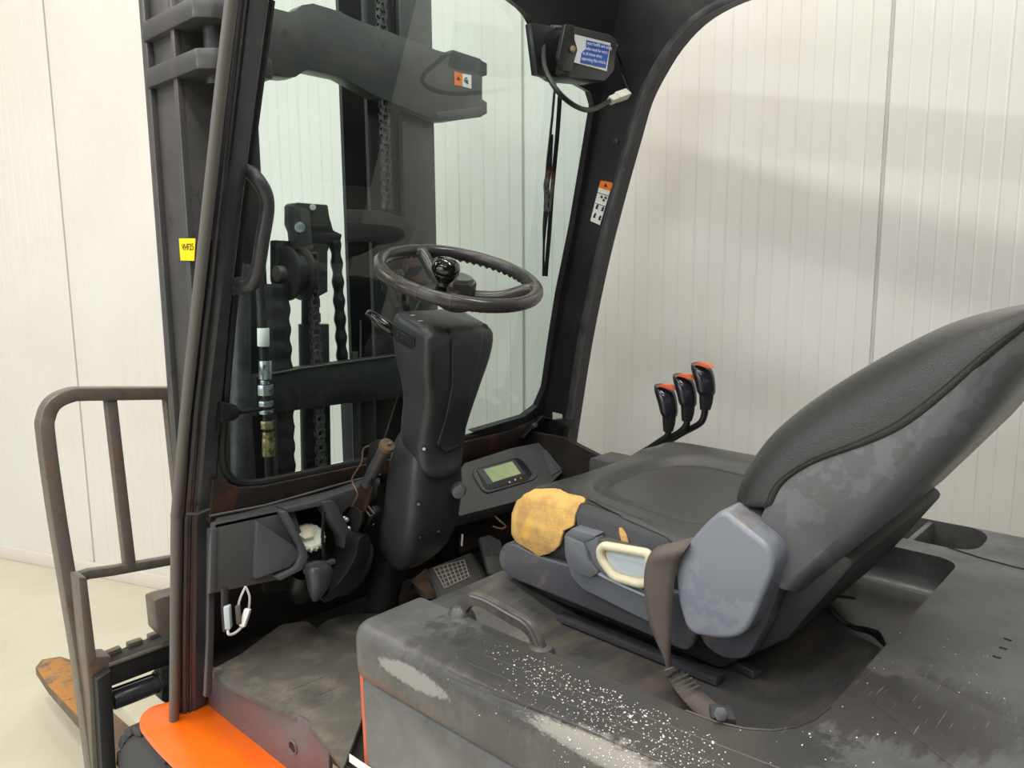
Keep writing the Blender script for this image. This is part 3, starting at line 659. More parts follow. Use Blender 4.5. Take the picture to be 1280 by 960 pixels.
prism('side_wall_panel', [(1.74, 1.02, .45), (1.74, 1.70, .45), (1.74, 1.66, 1.0), (1.74, 1.40, 1.0), (1.74, 1.02, .9)], (.02, 0, 0), m_bulk, T, 0)
# ---- pillar foot inside, cables under the dash
tube('inner_post_strip', [P(264, 660, Y=1.50), P(262, 800, Y=1.53), P(259, 870, Y=1.52)], 0, m_postd, T, sq=(.014, .014), upv=(0, 1, 0), bev=.002)

# ---- dash: left pocket cover
YD = 1.495
def PD(x, y, d=0): return P(x, y, Y=YD+d)
dl = prism('dash_cover', roundpoly([PD(x, y) for x, y in ((268, 655), (330, 641), (366, 634), (381, 676), (385, 690), (376, 714), (352, 724), (266, 742))], .006), (0, .02, 0), m_dash, T, .006)
prism('cover_facet', roundpoly([PD(x, y, -.012) for x, y in ((322, 652), (368, 683), (375, 693), (362, 709), (319, 724))], .004), (0, .016, 0), m_dashl, dl, .005)
prism('cover_edge', [PD(x, y, -.004) for x, y in ((264, 661), (272, 659), (271, 741), (262, 743))], (0, .012, 0), m_dash, dl, .003)
# dash top shelf behind it
prism('dash_top', [P(266, 655, Y=1.495), P(366, 634, Y=1.495), P(440, 613, Y=1.495), P(475, 602, Y=1.495), P(475, 594, Y=1.56), P(440, 604, Y=1.56), P(272, 643, Y=1.56)], (0, 0, -.012), m_dash, T, .003)
# centre console with the reservoir opening
def PC(x, y, d=0): return P(x, y, Y=1.48+d)
cc = prism('centre_console', [PC(x, y) for x, y in ((356, 636), (398, 626), (444, 610), (473, 600), (472, 622), (458, 634), (436, 634), (428, 642), (430, 655), (444, 672), (447, 690), (440, 720), (410, 752), (400, 742), (424, 708), (431, 690), (428, 672), (403, 632), (358, 642))], (0, .04, 0), m_dash, T, .002)
prism('console_strut', roundpoly([PC(x, y, -.012) for x, y in ((404, 628), (418, 626), (430, 648), (443, 674), (446, 692), (438, 716), (410, 752), (399, 743), (422, 712), (431, 690), (428, 674))], .006), (0, .03, 0), m_dash, cc, .006)
prism('console_strut', roundpoly([PC(x, y, -.008) for x, y in ((352, 641), (359, 639), (382, 684), (385, 696), (378, 712), (350, 726), (347, 722), (371, 710), (377, 694), (374, 682))], .003), (0, .03, 0), m_dashl, cc, .003)
tube('console_sill', [PC(380, 715, -.005), PC(418, 701, -.005)], 0, m_dashl, cc, sq=(.012, .012), upv=(0, 0, 1), bev=.002)
prism('console_bowl', roundpoly([P(x, y, Y=1.42) for x, y in ((448, 672), (462, 666), (464, 690), (456, 714), (440, 736), (408, 754), (402, 750), (430, 722), (446, 694))], .02), (0, .08, 0), m_blacks, cc, .012)
lathe('brake_fluid_reservoir', PC(386, 700, .05), (0, 0, 1), [(0, .034), (.055, .034), (.06, .04)], m_blacks, T)
cpn = Vector((-.15, -.55, .82)); cpc = PC(386, 671, .02)
rc = lathe('reservoir_cap', cpc-cpn.normalized()*.01, cpn, [(0, .030), (.0, .035), (.012, .036), (.016, .032), (.016, .010), (.018, .01), (.018, 0)], m_whitep, T)
lathe('cap_hex', cpc+Vector((-.008, 0, .006)), cpn, [(0, .020), (.012, .020), (.014, .017), (.014, 0)], m_beige, rc, 6)
bm = bmesh.new()
for k in range(18):
    u_ = cpn.normalized().orthogonal().normalized(); v_ = cpn.normalized().cross(u_); q_ = cpc+(u_*math.cos(k*PI/9)+v_*math.sin(k*PI/9))*.036
    add_cyl(bm, q_-cpn.normalized()*.009, q_+cpn.normalized()*.001, .0028, 6)
link('cap_grip', bm_me(bm), rc, m_whitep, 0)
prism('console_back', [P(x, y, Y=1.56) for x, y in ((330, 630), (480, 590), (480, 730), (330, 740))], (0, .01, 0), m_bulk, T, 0)
tube('cable', [P(405, 640, Y=1.45), P(403, 670, Y=1.45), P(405, 700, Y=1.45)], .004, m_wireb, T, 6)
lathe('air_duct', P(380, 716, Y=1.54), (0, .3, -1), [(0, .030), (.03, .036), (.05, .034), (.07, .026)], m_blacks, T)
loft('seal_boot', [rrect(P(x, y, Y=1.43), (1, 0, 0), (0, 1, 0), h, h, h*.8) for x, y, h in ((395, 702, .028), (399, 715, .030), (399, 730, .026), (396, 745, .014), (394, 752, .006))], m_postd, T, sub=1)
# hanging wires below the pocket
wl = tube('wiring_lead', [P(281, 735, Y=1.45), P(281, 760, Y=1.45), P(283, 788, Y=1.45)], .008, m_hose, T, 8)
tube('sleeve', [P(284, 757, Y=1.44), P(286, 785, Y=1.44)], 0, m_clear, wl, sq=(.016, .012), bev=.002)
tube('wire', [P(307, 733, Y=1.45), P(299, 752, Y=1.44), P(297, 775, Y=1.44)], .0025, m_wire, wl, 6, sm=4)
tube('wire', [P(307, 733, Y=1.45), P(312, 746, Y=1.44), P(311, 762, Y=1.44)], .0025, m_wire, wl, 6, sm=4)
tube('connector', [P(310, 761, Y=1.43), P(303, 783, Y=1.43)], 0, m_white, wl, sq=(.016, .012), bev=.002)
tube('connector', [P(297, 757, Y=1.43), P(299, 780, Y=1.43)], 0, m_belt, wl, sq=(.008, .01), bev=.002)
tube('wire', [P(303, 783, Y=1.43), P(294, 791, Y=1.43), P(286, 793, Y=1.43), P(285, 786, Y=1.44)], .003, m_wire, wl, 6, sm=4)
# ---- dash right with the display; sloping face
dn = Vector((0, -.62, .78)).normalized(); d0 = P(640, 600, Y=1.42)
def PS(x, y, d=0): return PN(x, y, d0+dn*d, dn)
dr = prism('instrument_panel', roundpoly([PS(x, y) for x, y in ((580, 579), (640, 560), (700, 548), (705, 552), (707, 586), (680, 612), (640, 628), (574, 645), (566, 620))], .006), -dn*.05, m_dash, T, .005)
prism('panel_wedge', [PS(x, y, .004) for x, y in ((678, 563), (702, 553), (706, 585), (690, 594))], -dn*.02, m_dash, dr, .003)
prism('bezel', roundpoly([PS(x, y, .006) for x, y in ((594, 583), (645, 570), (654, 572), (667, 582), (674, 592), (668, 599), (610, 616), (603, 612), (591, 592))], .01), -dn*.012, m_dash, dr, .003)
prism('bezel_recess', roundpoly([PS(x, y, .0075) for x, y in ((595, 586), (645, 572), (653, 575), (666, 592), (660, 600), (612, 612), (606, 610))], .008), -dn*.006, m_blacks, dr, .001)
prism('screen_frame', [PS(x, y, .0085) for x, y in ((596, 587), (643, 574), (657, 592), (610, 606))], -dn*.004, m_dash, dr, .001)
flatpoly('screen', [PS(x, y, .0095) for x, y in ((604.5, 587), (640, 577), (651, 592), (616, 603))], m_lcd, dr)
for x, y, mm in ((637, 602.5, m_white), (644, 599.5, m_white), (651, 597.5, m_org), (621, 608, m_blue)):
    cyl('button', PS(x, y, .007), PS(x, y, .011), .0028, mm, dr, 12, 0)
flatpoly('dash_front_panel', [P(x, y, Y=1.46) for x, y in ((574, 640), (700, 590), (704, 640), (574, 690))], m_bulk, T, .01)
cyl('dash_knob', P(573, 612, Y=1.30), P(573, 616, Y=1.26), .02, m_dash, T, r2=.014)
tube('wire', [P(618, 645, Y=1.4), P(626, 652, Y=1.38), P(632, 658, Y=1.37), P(626, 661, Y=1.37), P(616, 658, Y=1.38)], .003, m_copper, T, 6, sm=3)

# ---- steering column
WC = PN(574, 345, fw*1.655+CAM, fw)
th, ph = math.radians(20), math.radians(-10)
WNm = Vector((math.sin(ph)*math.sin(th), -math.cos(ph)*math.sin(th), math.cos(th)))
ey_ = Vector((0, math.cos(th), math.sin(th)))
def cst(y, x0, x1, hx, hy, r=.02, tilt=1.0, xx=1.17):
    c = P((x0+x1)/2, y, X=xx); t = th*tilt
    return rrect(c, (1, 0, 0), (0, math.cos(t), math.sin(t)), hx*1.07, hy*1.07, r, 4)
uc = loft('column_cover', [cst(395, 500, 610, .082, .045, .02), cst(402, 491, 620, .095, .060, .016), cst(412, 489, 622, .098, .064, .016), cst(440, 488, 618, .094, .062, .018), cst(465, 493, 608, .083, .058, .02), cst(485, 499, 602, .074, .054, .024), cst(510, 500, 594, .068, .050, .028), cst(545, 491, 586, .066, .050, .03), cst(575, 500, 584, .062, .046, .03), cst(590, 520, 580, .045, .036, .03)], m_colp, T, sub=1)
lc = loft('column_lower_cover', [cst(535, 490, 580, .055, .040, .03), cst(560, 482, 586, .070, .056, .03), cst(600, 476, 588, .078, .062, .035), cst(640, 470, 584, .078, .064, .035), cst(670, 465, 572, .074, .062, .035), cst(690, 465, 548, .056, .052, .03), cst(703, 470, 530, .035, .035, .02)], m_colp, T, sub=1)
loft('column_boot', [cst(685, 462, 530, .044, .044, .03), cst(700, 458, 516, .040, .040, .03), cst(712, 462, 512, .034, .034, .025), cst(740, 456, 506, .035, .035, .03), cst(762, 448, 502, .038, .038, .03), cst(790, 446, 500, .038, .038, .03)], m_rub, T, sub=1)
# recessed screws on the column
tr = bvh([uc, lc])
for x, y in ((560, 414), (607, 408), (530, 561), (574, 550), (523, 630), (548, 664), (525, 671), (574, 616)):
    h, n, _, _ = tr.ray_cast(CAM, ray(x, y).normalized())
    if h:
        cyl('screw_recess', h-n*.004, h+n*.0012, .0075, m_rub, uc if y < 600 else lc, 16, 0)
        cyl('screw', h, h+n*.002, .0038, m_zinc if y > 500 else m_rub, uc if y < 600 else lc, 12, 0)
patch('column_panel', [(563, 424), (603, 416), (598, 452), (590, 480), (583, 520), (578, 556), (556, 566), (545, 556), (556, 520), (564, 480)], tr, .0025, .004, m_colp, uc, 1.0)
# slot with the direction lever
patch('lever_slot', [(490, 405), (493, 405), (520, 421), (519, 433), (514, 436), (494, 425)], tr, .0015, .002, m_blacks, uc, .7)
patch('slot_inner', [(498, 411), (516, 423), (516, 430), (498, 420)], tr, .003, .002, m_gloss, uc, .7)
for x, y in ((516, 394.5), (526, 401.5)):
    h, n, _, _ = tr.ray_cast(CAM, ray(x, y).normalized())
    if h: tube('symbol', [h+Vector((math.cos(k*PI/5)*.006, math.sin(k*PI/5)*.004, 0))+n*.0008 for k in range(10)], .0008, m_whitep, uc, 5, True)
dx = 1.07
lev = tube('direction_lever', [P(502, 421, X=dx+.03), P(494, 416, X=dx+.01), P(480, 406, X=dx-.01), P(468, 396, X=dx-.02), P(461, 391, X=dx-.03)], [.008, .013, .014, .011, .008], m_gloss, T, 12)
cyl('lever_tip', P(463, 393, X=dx-.028), P(459, 390, X=dx-.034), .008, m_gloss, lev)
# wheel
wa1 = WNm.cross(Vector((0, 0, 1))).normalized(); wa2 = WNm.cross(wa1)
RW = .171
def wp3(a, r, h): return WC+(wa1*math.cos(a)+wa2*math.sin(a))*r+WNm*h
rim = tube('steering_wheel', [wp3(2*PI*k/96, RW, 0) for k in range(96)], [.0145+.0006*math.sin(k*PI*.5*2)*(1 if k % 2 else -1) for k in range(96)], m_wheel, T, 14, True)
bm = bmesh.new()
for k in range(64):
    a = 2*PI*k/64; bmesh.ops.create_icosphere(bm, subdivisions=1, radius=.0075, matrix=Matrix.Translation(wp3(a, RW-.004, -.0105)))
tag(link('finger_bumps', bm_me(bm), rim, m_wheel), kind='stuff')
def angof(px, py):
    h = PN(px, py, WC, WNm)-WC; return math.atan2(h.dot(wa2), h.dot(wa1))
a1 = angof(515, 306); a2 = angof(672, 362); a3 = angof(500, 360)
for a in (a1, a2):
    tube('spoke', [wp3(a, RW, -.002), wp3(a, RW*.86, -.008), wp3(a, RW*.6, -.030), wp3(a, RW*.3, -.042), wp3(a, .0, -.045)], [.014, .015, .0145, .017, .02], m_wheel, rim, 12, sm=5)
    tube('spoke_web', [wp3(a-.09, RW, 0), wp3(a+.0, RW*.93, -.003), wp3(a+.09, RW, 0)], .013, m_wheel, rim, 10, sm=4)
lathe('hub', WC-WNm*.075, WNm, [(0, .026), (.01, .045), (.022, .055), (.028, .055), (.034, .046), (.04, .046)], m_wheel, rim)
lathe('horn_pad', WC-WNm*.040, WNm, [(0, .040), (.006, .042), (.03, .040), (.034, .037), (.034, .033), (.036, .032), (.040, .029), (.040, .006), (.0395, 0)], m_wheel, rim, 32)
kb = angof(556, 372)
kp = PN(554, 350, WC, WNm); kd = (kp-WC)
ka = math.atan2(kd.dot(wa2), kd.dot(wa1))
kb0 = PN(552, 366, WC-WNm*.012, WNm)
lathe('spinner_knob', kb0-WNm*.02, WNm, [(0, .015), (.03, .0145), (.036, .013), (.046, .015), (.054, .023), (.064, .028), (.074, .029), (.084, .026), (.092, .017), (.095, .006), (.095, 0)], m_gloss, rim, 28)
prism('spinner_clamp', [kb0+(wa1*math.cos(q)+wa2*math.sin(q))*.0+v for q, v in ((0, -wa1*.016+wa2*.014), (0, wa1*.016+wa2*.014), (0, wa1*.016-wa2*.05), (0, -wa1*.016-wa2*.05))], -WNm*.02, m_blacks, rim, .003)
bt = [angof(523, 366), angof(563, 378)]
for a in bt: tube('rim_joint', [wp3(a, RW, 0)+(wp3(a, 1, 0)-WC).normalized()*.0149*math.cos(k*PI/8)+WNm*.0149*math.sin(k*PI/8) for k in range(16)], .0007, m_seal, rim, 5, True)

# ---- hand brake
def PH(x, y, X=1.04): return P(x, y, X=X)
hb = tube('parking_brake_lever', [PH(484, 557), PH(458, 606)], [.0155, .0145], m_post, T, 16)
cyl('grip_cap', PH(485, 555), PH(482, 560), .0175, m_rust, hb)
tube('release_button', [PH(485, 553), PH(484, 557)], .008, m_brass, hb, 6)
prism('lever_arm', [PH(x, y) for x, y in ((450, 604), (466, 608), (462, 622), (456, 640), (444, 640), (446, 626))], (.008, 0, 0), m_cowl, hb, .001)
prism('grip_back', roundpoly([PH(x, y, 1.03) for x, y in ((456, 603), (458, 575), (462, 554), (470, 549), (478, 552), (470, 580), (462, 606))], .006), (.008, 0, 0), m_blacks, hb, .003)
tube('release_rod', [PH(461, 557, 1.01), PH(454, 562, 1.01), PH(452, 578, 1.01), PH(441, 596, 1.01), PH(441, 604, 1.01), PH(447, 618, 1.01), PH(440, 632, 1.01)], .002, m_copper, hb, 8, sm=4)
prism('quadrant', [PH(x, y, 1.03) for x, y in ((429, 648), (440, 631), (452, 640), (452, 652), (446, 668), (437, 684), (424, 660))], (.01, 0, 0), m_blacks, hb, .002)
prism('quadrant_guard', [PH(x, y, 1.05) for x, y in ((453, 636), (465, 633), (469, 642), (462, 652), (440, 684), (436, 680), (452, 650))], (.02, 0, 0), m_blacks, hb, .002)
tube('guard_edge', [PH(453, 634, 1.045), PH(459, 631, 1.045), PH(468, 642, 1.045), PH(463, 645, 1.045), PH(455, 635, 1.045)], .002, m_rust, hb, 6)
for x, y in ((433, 650), (436, 661), (430, 648)): cyl('bolt', PH(x, y, 1.022), PH(x, y, 1.035), .0065, m_zinc, hb, 6, .001)
prism('quadrant_tag', [PH(x, y, 1.08) for x, y in ((455, 657), (463, 650), (467, 656), (457, 661))], (.002, 0, 0), m_beige, hb, 0)
loft('brake_boot', [rrect(P(x, y, X=1.08), (1, 0, 0), (0, 1, .2), hx, hy, .02) for x, y, hx, hy in ((447, 676, .030, .03), (449, 685, .034, .032), (448, 700, .034, .032), (440, 725, .03, .03), (425, 745, .02, .02))], m_dash, T, sub=1, caps=True)

# ---- pedals
def PP(x, y, z=.70): return P(x, y, Z=z)
bn = Vector((0, -.5, .87)).normalized(); b0 = PP(568, 720, .72)
def PBp(x, y, d=0): return PN(x, y, b0+bn*d, bn)
bp = prism('brake_pedal', roundpoly([PBp(x, y) for x, y in ((533, 712), (590, 690), (612, 722), (550, 748))], .01), -bn*.012, m_peda, T, .003)
u = [PBp(x, y, .002) for x, y in ((542, 710), (580, 700), (588, 720), (556, 735))]
bm = bmesh.new()
for k in range(8):
    t = k/7; a = u[0].lerp(u[1], t); b = u[3].lerp(u[2], min(1, max(0, t-.06))); add_tube(bm, [a, b], .0016, 4)
for k in range(6):
    t = k/5; a = u[0].lerp(u[3], t); b = u[1].lerp(u[2], t); add_tube(bm, [a, b.lerp(a, .0)], .0015, 4)
link('pedal_tread', bm_me(bm), bp, m_pedl, 0)
tube('pedal_edge', [PBp(532, 715, 0), PBp(541, 728, .0), PBp(549, 747, 0)], .004, m_post, bp, 8)
an = Vector((0, -.75, .66)).normalized(); a0 = PP(612, 690, .76)
def PA(x, y, d=0): return PN(x, y, a0+an*d, an)
ap = prism('accelerator_pedal', roundpoly([PA(x, y) for x, y in ((599, 672), (612, 668), (626, 676), (640, 720), (612, 718))], .008), -an*.012, m_peda, T, .003)
for k in range(10): tube('pedal_rib', [PA(600+2.6*k, 674, .001), PA(606+2.6*k, 695, .001)], .0016, m_post, ap, 5)
prism('pedal_bracket', [PP(x, y, .64) for x, y in ((513, 735), (533, 718), (550, 747), (531, 750))], (0, 0, .02), m_rust, T, .002)
tube('pedal_rod', [P(578, 668, Y=1.4), P(577, 682, Y=1.4)], .003, m_white, T, 6)

# ---- body: side panel, hood, tray, well
body = prism('side_panel', [(.688, .985, .845), (.688, -.45, .845), (.688, -.45, .2), (.688, .93, .2), (.688, .975, .55)], (1.10, 0, 0), m_grey, T, .022, 4)
tube('orange_edge', [(.706, .992, .84), (.706, .984, .55), (.706, .95, .3)], .006, m_lip, body, 8)
st = [P(x, y, X=.687) for x, y in ((437, 942), (437, 953), (452, 968), (500, 990), (520, 985))]
flatpoly('white_stripe', [P(x, y, X=.6865) for x, y in ((437, 942), (437, 952), (470, 975), (510, 1003), (510, 990))], m_white, body)
HB = .845
hood = prism('battery_hood', [(.668, .975, HB), (1.835, .975, HB), (1.835, -.45, HB), (.668, -.45, HB)], (0, 0, HOODZ-HB), m_hood, T, .030, 5)
def cutter(pts, z0, z1, r, seg=4):
    bm = bmesh.new(); add_prism(bm, [(x, y, z0) for x, y in pts], (0, 0, z1-z0)); bmesh.ops.recalc_face_normals(bm, faces=bm.faces)
    if r:
        es = [e for e in bm.edges if all(abs(v.co.z-z0) < 1e-5 for v in e.verts)]
        bmesh.ops.bevel(bm, geom=es, offset=r, segments=seg, affect='EDGES', profile=.5)
    o = bpy.data.objects.new('cut', bm_me(bm)); COL.objects.link(o); return o
def xy(px, py, z=HOODZ): p = P(px, py, Z=z); return (p.x, p.y)
def r2d(pts, r): return [(p.x, p.y) for p in roundpoly([(a, b, 0) for a, b in pts], r, 6)]
wx0 = xy(930, 920)[0]; wy0 = xy(1050, 870)[1]; wx1 = xy(1195, 705)[0]+.02
WZ = .875
wellp = r2d([(wx0, 1.05), (wx0, wy0), (wx1, wy0), (wx1, 1.05)], [0, .13, .05, 0])
tx0 = xy(1075, 661)[0]; tx1 = xy(1115, 637)[0]-.01; ty0 = xy(1233, 676)[1]
trayp = r2d([(tx0, .86), (tx0, ty0), (tx1, ty0), (tx1, .86)], [.03, .06, .10, .03])
boolean(hood, [cutter(wellp, WZ, 1.2, .03), cutter(trayp, .855, 1.2, 0)])
# body top under the well
wf = prism('seat_well', [(.70, .975, .80), (1.80, .975, .80), (1.80, -.1, .80), (.70, -.1, .80)], (0, 0, .01), m_well, T, 0)
wfl = [(x, y, WZ+.001) for x, y in r2d([(wx0+.012, .965), (wx0+.012, wy0+.012), (wx1-.012, wy0+.012), (wx1-.012, .965)], [0, .12, .05, 0])]
prism('well_floor', wfl, (0, 0, -.004), m_well, wf, 0)
prism('well_ramp', [(wx0+.002, .80, WZ), (wx0+.002, .975, WZ), (wx0+.002, .975, .925), (wx0+.002, .93, .925)], (wx1-wx0-.01, 0, 0), m_well, wf, .006)
prism('tray_divider', [(tx0, P(1140, 678, Z=.94).y, .855), (tx1, P(1163, 658, Z=.94).y, .855), (tx1, P(1163, 658, Z=.94).y+.012, .855), (tx0, P(1140, 678, Z=.94).y+.012, .855)], (0, 0, .088), m_hood, hood, .003)
prism('tray_floor', [(tx0+.004, .855, .858), (tx1-.004, .855, .858), (tx1-.004, ty0+.03, .858), (tx0+.004, ty0+.03, .858)], (0, 0, -.003), m_blacks, hood, 0)
# well rim lip, seams, slots on the deck
tube('well_rim', [(x, y, HOODZ+.0005) for x, y in wellp if y < .9 and x < 1.45], .0016, m_hood, hood, 6)
def PZ(x, y, z=HOODZ+.0008): return P(x, y, Z=z)
prism('deck_panel', roundpoly([PZ(x, y, HOODZ-.001) for x, y in ((1080, 870), (1118, 843), (1160, 850), (1290, 920), (1290, 1010), (1190, 960))], .01), (0, 0, .003), m_hood, hood, .0015)
for x0, y0, x1, y1 in ((1255, 799, 1264, 802), (1249, 810, 1259, 813), (1241, 821, 1251, 824)):
    tube('deck_slot', [PZ(x0, y0, HOODZ-.001), PZ(x1, y1, HOODZ-.001)], .0028, m_ink, hood, 8)
tube('tray_seam', [PZ(1185, 684), PZ(1225, 697), PZ(1262, 707), PZ(1300, 716)], .0016, m_ink, hood, 6)
for k in range(3):
    tube('anti_slip_ridge', [PZ(560+22*k, 838-10*k, HOODZ-.0005), PZ(960+14*k, 1010-22*k, HOODZ-.0005)], .0012, m_hood, hood, 5)
# pull handle on the shoulder
hz = .925
hdl = [PZ(578, 772, .945), PZ(580, 757, .965), PZ(592, 748, .985), PZ(612, 755, .985), PZ(640, 771, .982), PZ(656, 780, .980), PZ(667, 792, .968), PZ(676, 812, .946)]
tube('hood_handle', hdl, 0, m_well, T, sm=5, sq=(.022, .010), upv=(1, .0, 0), bev=.003)
for dx_ in (-.007, .007): tube('handle_ridge', [p+Vector((dx_, 0, .006)) for p in hdl[2:]], .0022, m_dashl, T, 6, sm=5)
lathe('handle_base', PZ(576, 777, .935), (0, 0, 1), [(0, .026), (.01, .024), (.025, .015), (.03, .008)], m_well, T, 20)
lathe('handle_base', PZ(676, 816, .94), (0, 0, 1), [(0, .022), (.01, .018), (.014, .008)], m_well, T, 16)
# seat rails and small hardware in the well
for a, b in (((880, 805), (948, 842)), ((700, 770), (900, 850))):
    tube('seat_rail', [P(a[0], a[1], Z=.885), P(b[0], b[1], Z=.885)], 0, m_postd, T, sq=(.022, .012), upv=(0, 0, 1), bev=.002)
lpk = flatpoly('latch_pocket', [P(x, y, Z=WZ+.002) for x, y in ((1040, 746), (1048, 728), (1074, 730), (1070, 748))], m_bulk, T, .001)
flatpoly('pocket_opening', [P(x, y, Z=WZ+.0035) for x, y in ((1043, 744), (1048, 734), (1069, 736), (1066, 746))], m_ink, lpk, .001)
tube('cable', [P(1000, 724, Z=.95), P(1014, 730, Z=.95), P(1036, 756, Z=.90), P(1062, 782, Z=.885), P(1090, 792, Z=.885), P(1112, 812, Z=.885)], .0038, m_wireb, T, 8, sm=4)
tube('cable', [P(1002, 730, Z=.95), P(1018, 742, Z=.94), P(1040, 766, Z=.90), P(1064, 782, Z=.885), P(1086, 787, Z=.89), P(1100, 793, Z=.89), P(1108, 810, Z=.885)], .0038, m_wireb, T, 8, sm=4)
cyl('cable_hole', P(1094, 822, Z=WZ+.002), P(1094, 822, Z=WZ+.004), .009, m_ink, T, 16, 0)

# ================================================================== seat
SX0, SX1 = 1.00, 1.50
def PX(x, y, X=SX0): return P(x, y, X=X)
base = prism('seat_base', [PX(x, y, 1.03) for x, y in ((650, 735), (900, 838), (985, 800), (1070, 705), (1040, 680), (960, 705), (680, 690))], (.44, 0, 0), m_basep, T, .01)
panp = [PX(x, y, .99) for x, y in ((630, 678), (622, 692), (624, 710), (640, 724), (700, 748), (800, 790), (862, 818), (878, 770), (878, 745), (800, 728), (705, 704), (672, 694), (645, 680))]
pan = prism('seat_pan', roundpoly(panp, .02), (.52, 0, 0), m_pan, T, .022, 4)
# cushion: rounded block with a dished top
def cushion():
    y0, y1 = .47, .965; x0, x1 = SX0-.002, SX1+.02; NU, NV = 64, 64
    bm = bmesh.new(); V = {}
    def top(u, v):      # u across 0..1, v back 0 .. front 1
        cx = (u-.5)*2
        z = 1.082+.030*v-.01
        z += .020*min(1, abs(cx)**2.2)*(1-.5*v)
        z -= .018*math.exp(-((v-1.0)/.12)**2)*1.2
        du, dv = (u-.5)/.30, (v-.46)/.30
        rr = abs(du)**3+abs(dv)**3
        z -= .006*(1/(1+math.exp((rr-1)*6)))
        gr = math.exp(-((rr-1.1)/.22)**2); z -= .013*gr
        z += .024/(1+math.exp(-(u-.80)*40))*(1-.7*v)
        return z
    zb = .985
    def shape(i, j):
        u, v = i/NU, j/NV
        x, y = x0+(x1-x0)*u, y0+(y1-y0)*v
        # front corners rounded in plan
        e = .045
        d = min(u*(x1-x0), (1-u)*(x1-x0), (1-v)*(y1-y0)+.0)
        z = top(u, v)
        if d < e: z = z-(e-math.sqrt(max(0, e*e-(e-d)**2)))*.9
        # plan rounding
        rr = .10; px = max(x0+rr-x, x-(x1-rr), 0); py = max(y-(y1-rr), 0); L = math.hypot(px, py)
        if px > 0 and py > 0:
            m = max(px, py)/L; sgn = -1 if x < (x0+x1)/2 else 1
            cx, cy = (x0+rr if sgn < 0 else x1-rr), y1-rr
            x, y = cx+sgn*px*m, cy+py*m
        return Vector((x, y, z))
    for i in range(NU+1):
        for j in range(NV+1): V[i, j] = bm.verts.new(shape(i, j))
    for i in range(NU):
        for j in range(NV): bm.faces.new((V[i, j], V[i+1, j], V[i+1, j+1], V[i, j+1]))
    ring = [(i, 0) for i in range(NU)]+[(NU, j) for j in range(NV)]+[(i, NV) for i in range(NU, 0, -1)]+[(0, j) for j in range(NV, 0, -1)]
    c = Vector(((x0+x1)/2, (y0+y1)/2, 0)); prev = [V[k] for k in ring]
    for t, dx_ in ((.25, .006), (.55, .006), (.85, 0), (1, -.012)):
        cur = []
        for k in ring:
            p = V[k].co; q = p.copy(); q.z = p.z+(zb-p.z)*t
            o_ = Vector((p.x-c.x, p.y-c.y, 0)); q += o_.normalized()*dx_; cur.append(bm.verts.new(q))
        for a in range(len(ring)):
            b = (a+1) % len(ring); bm.faces.new((prev[a], prev[b], cur[b], cur[a]))
        prev = cur
    bm.faces.new(prev)
    return bm_me(bm)
cu = link('seat_cushion', cushion(), T, m_vinyl, 60)
tc = bvh([cu])
patch('torn_foam', [(645, 641), (650, 628), (661, 620), (672, 615), (700, 616), (712, 622), (727, 625), (732, 627), (733, 631), (726, 636), (722, 646), (721, 658), (708, 664), (703, 682), (690, 690), (677, 693), (665, 685), (650, 676), (645, 668)], tc, .005, .008, m_foam, cu, .9)
patch('torn_foam', [(778, 660), (782, 660), (788, 668), (792, 684), (783, 683), (779, 670)], tc, .011, .003, m_foam, cu, .8)
patch('side_bolster', [(727, 634), (734, 633), (770, 646), (810, 662), (858, 682), (850, 692), (828, 700), (800, 688), (756, 672), (726, 660), (723, 648)], tc, .006, .007, m_vinylb, cu, 1.0)
patch('cushion_piping', [(733, 629), (738, 628), (790, 650), (868, 684), (862, 688), (786, 655)], tc, .009, .005, m_vinyl, cu, .9)
# side trim with the pocket and the cup shaped handle
XT = .972
tp = prism('seat_side_trim', roundpoly([PX(x, y, XT) for x, y in ((705, 669), (716, 660), (744, 670), (748, 676), (746, 690), (752, 704), (768, 719), (806, 738), (812, 778), (760, 752), (728, 736), (714, 720), (706, 694))], .006), (.04, 0, 0), m_trim, T, .006, 3)
prism('trim_top', [PX(x, y, XT-.002) for x, y in ((706, 668), (715, 660), (746, 669), (742, 674), (727, 680))], (.05, 0, 0), m_trim, tp, .003)
prism('trim_pocket', roundpoly([PX(x, y, XT-.0015) for x, y in ((747, 673), (808, 690), (808, 738), (772, 720), (755, 705), (747, 692))], .008), (.02, 0, 0), m_well, tp, .001)
tube('pocket_rim', [PX(x, y, XT-.002) for x, y in ((728, 681), (733, 688), (736, 700), (744, 713), (762, 724), (808, 745))], .0035, m_cover, tp, 8, sm=4)
prism('trim_step', roundpoly([PX(x, y, XT-.008) for x, y in ((706, 670), (728, 680), (732, 688), (736, 702), (748, 716), (738, 722), (722, 716), (710, 698))], .004), (.01, 0, 0), m_trim, tp, .002)
cup = roundpoly([PX(x, y, XT-.006) for x, y in ((750, 688), (755, 682), (812, 692), (812, 728), (800, 730), (768, 721), (752, 700))], .008)
cupo = tube('adjuster_handle', cup, .0075, m_beige, T, 10, True)
prism('handle_bowl', roundpoly([PX(x, y, XT-.003) for x, y in ((752, 688), (757, 684), (812, 694), (812, 728), (800, 729), (769, 720), (754, 700))], .008), (.012, 0, 0), m_beige, cupo, .002)
prism('handle_inlay', roundpoly([PX(x, y, XT-.0045) for x, y in ((758, 690), (765, 688), (808, 696), (808, 722), (796, 722), (772, 716), (761, 702))], .012), (.006, 0, 0), m_clear, cupo, .002)
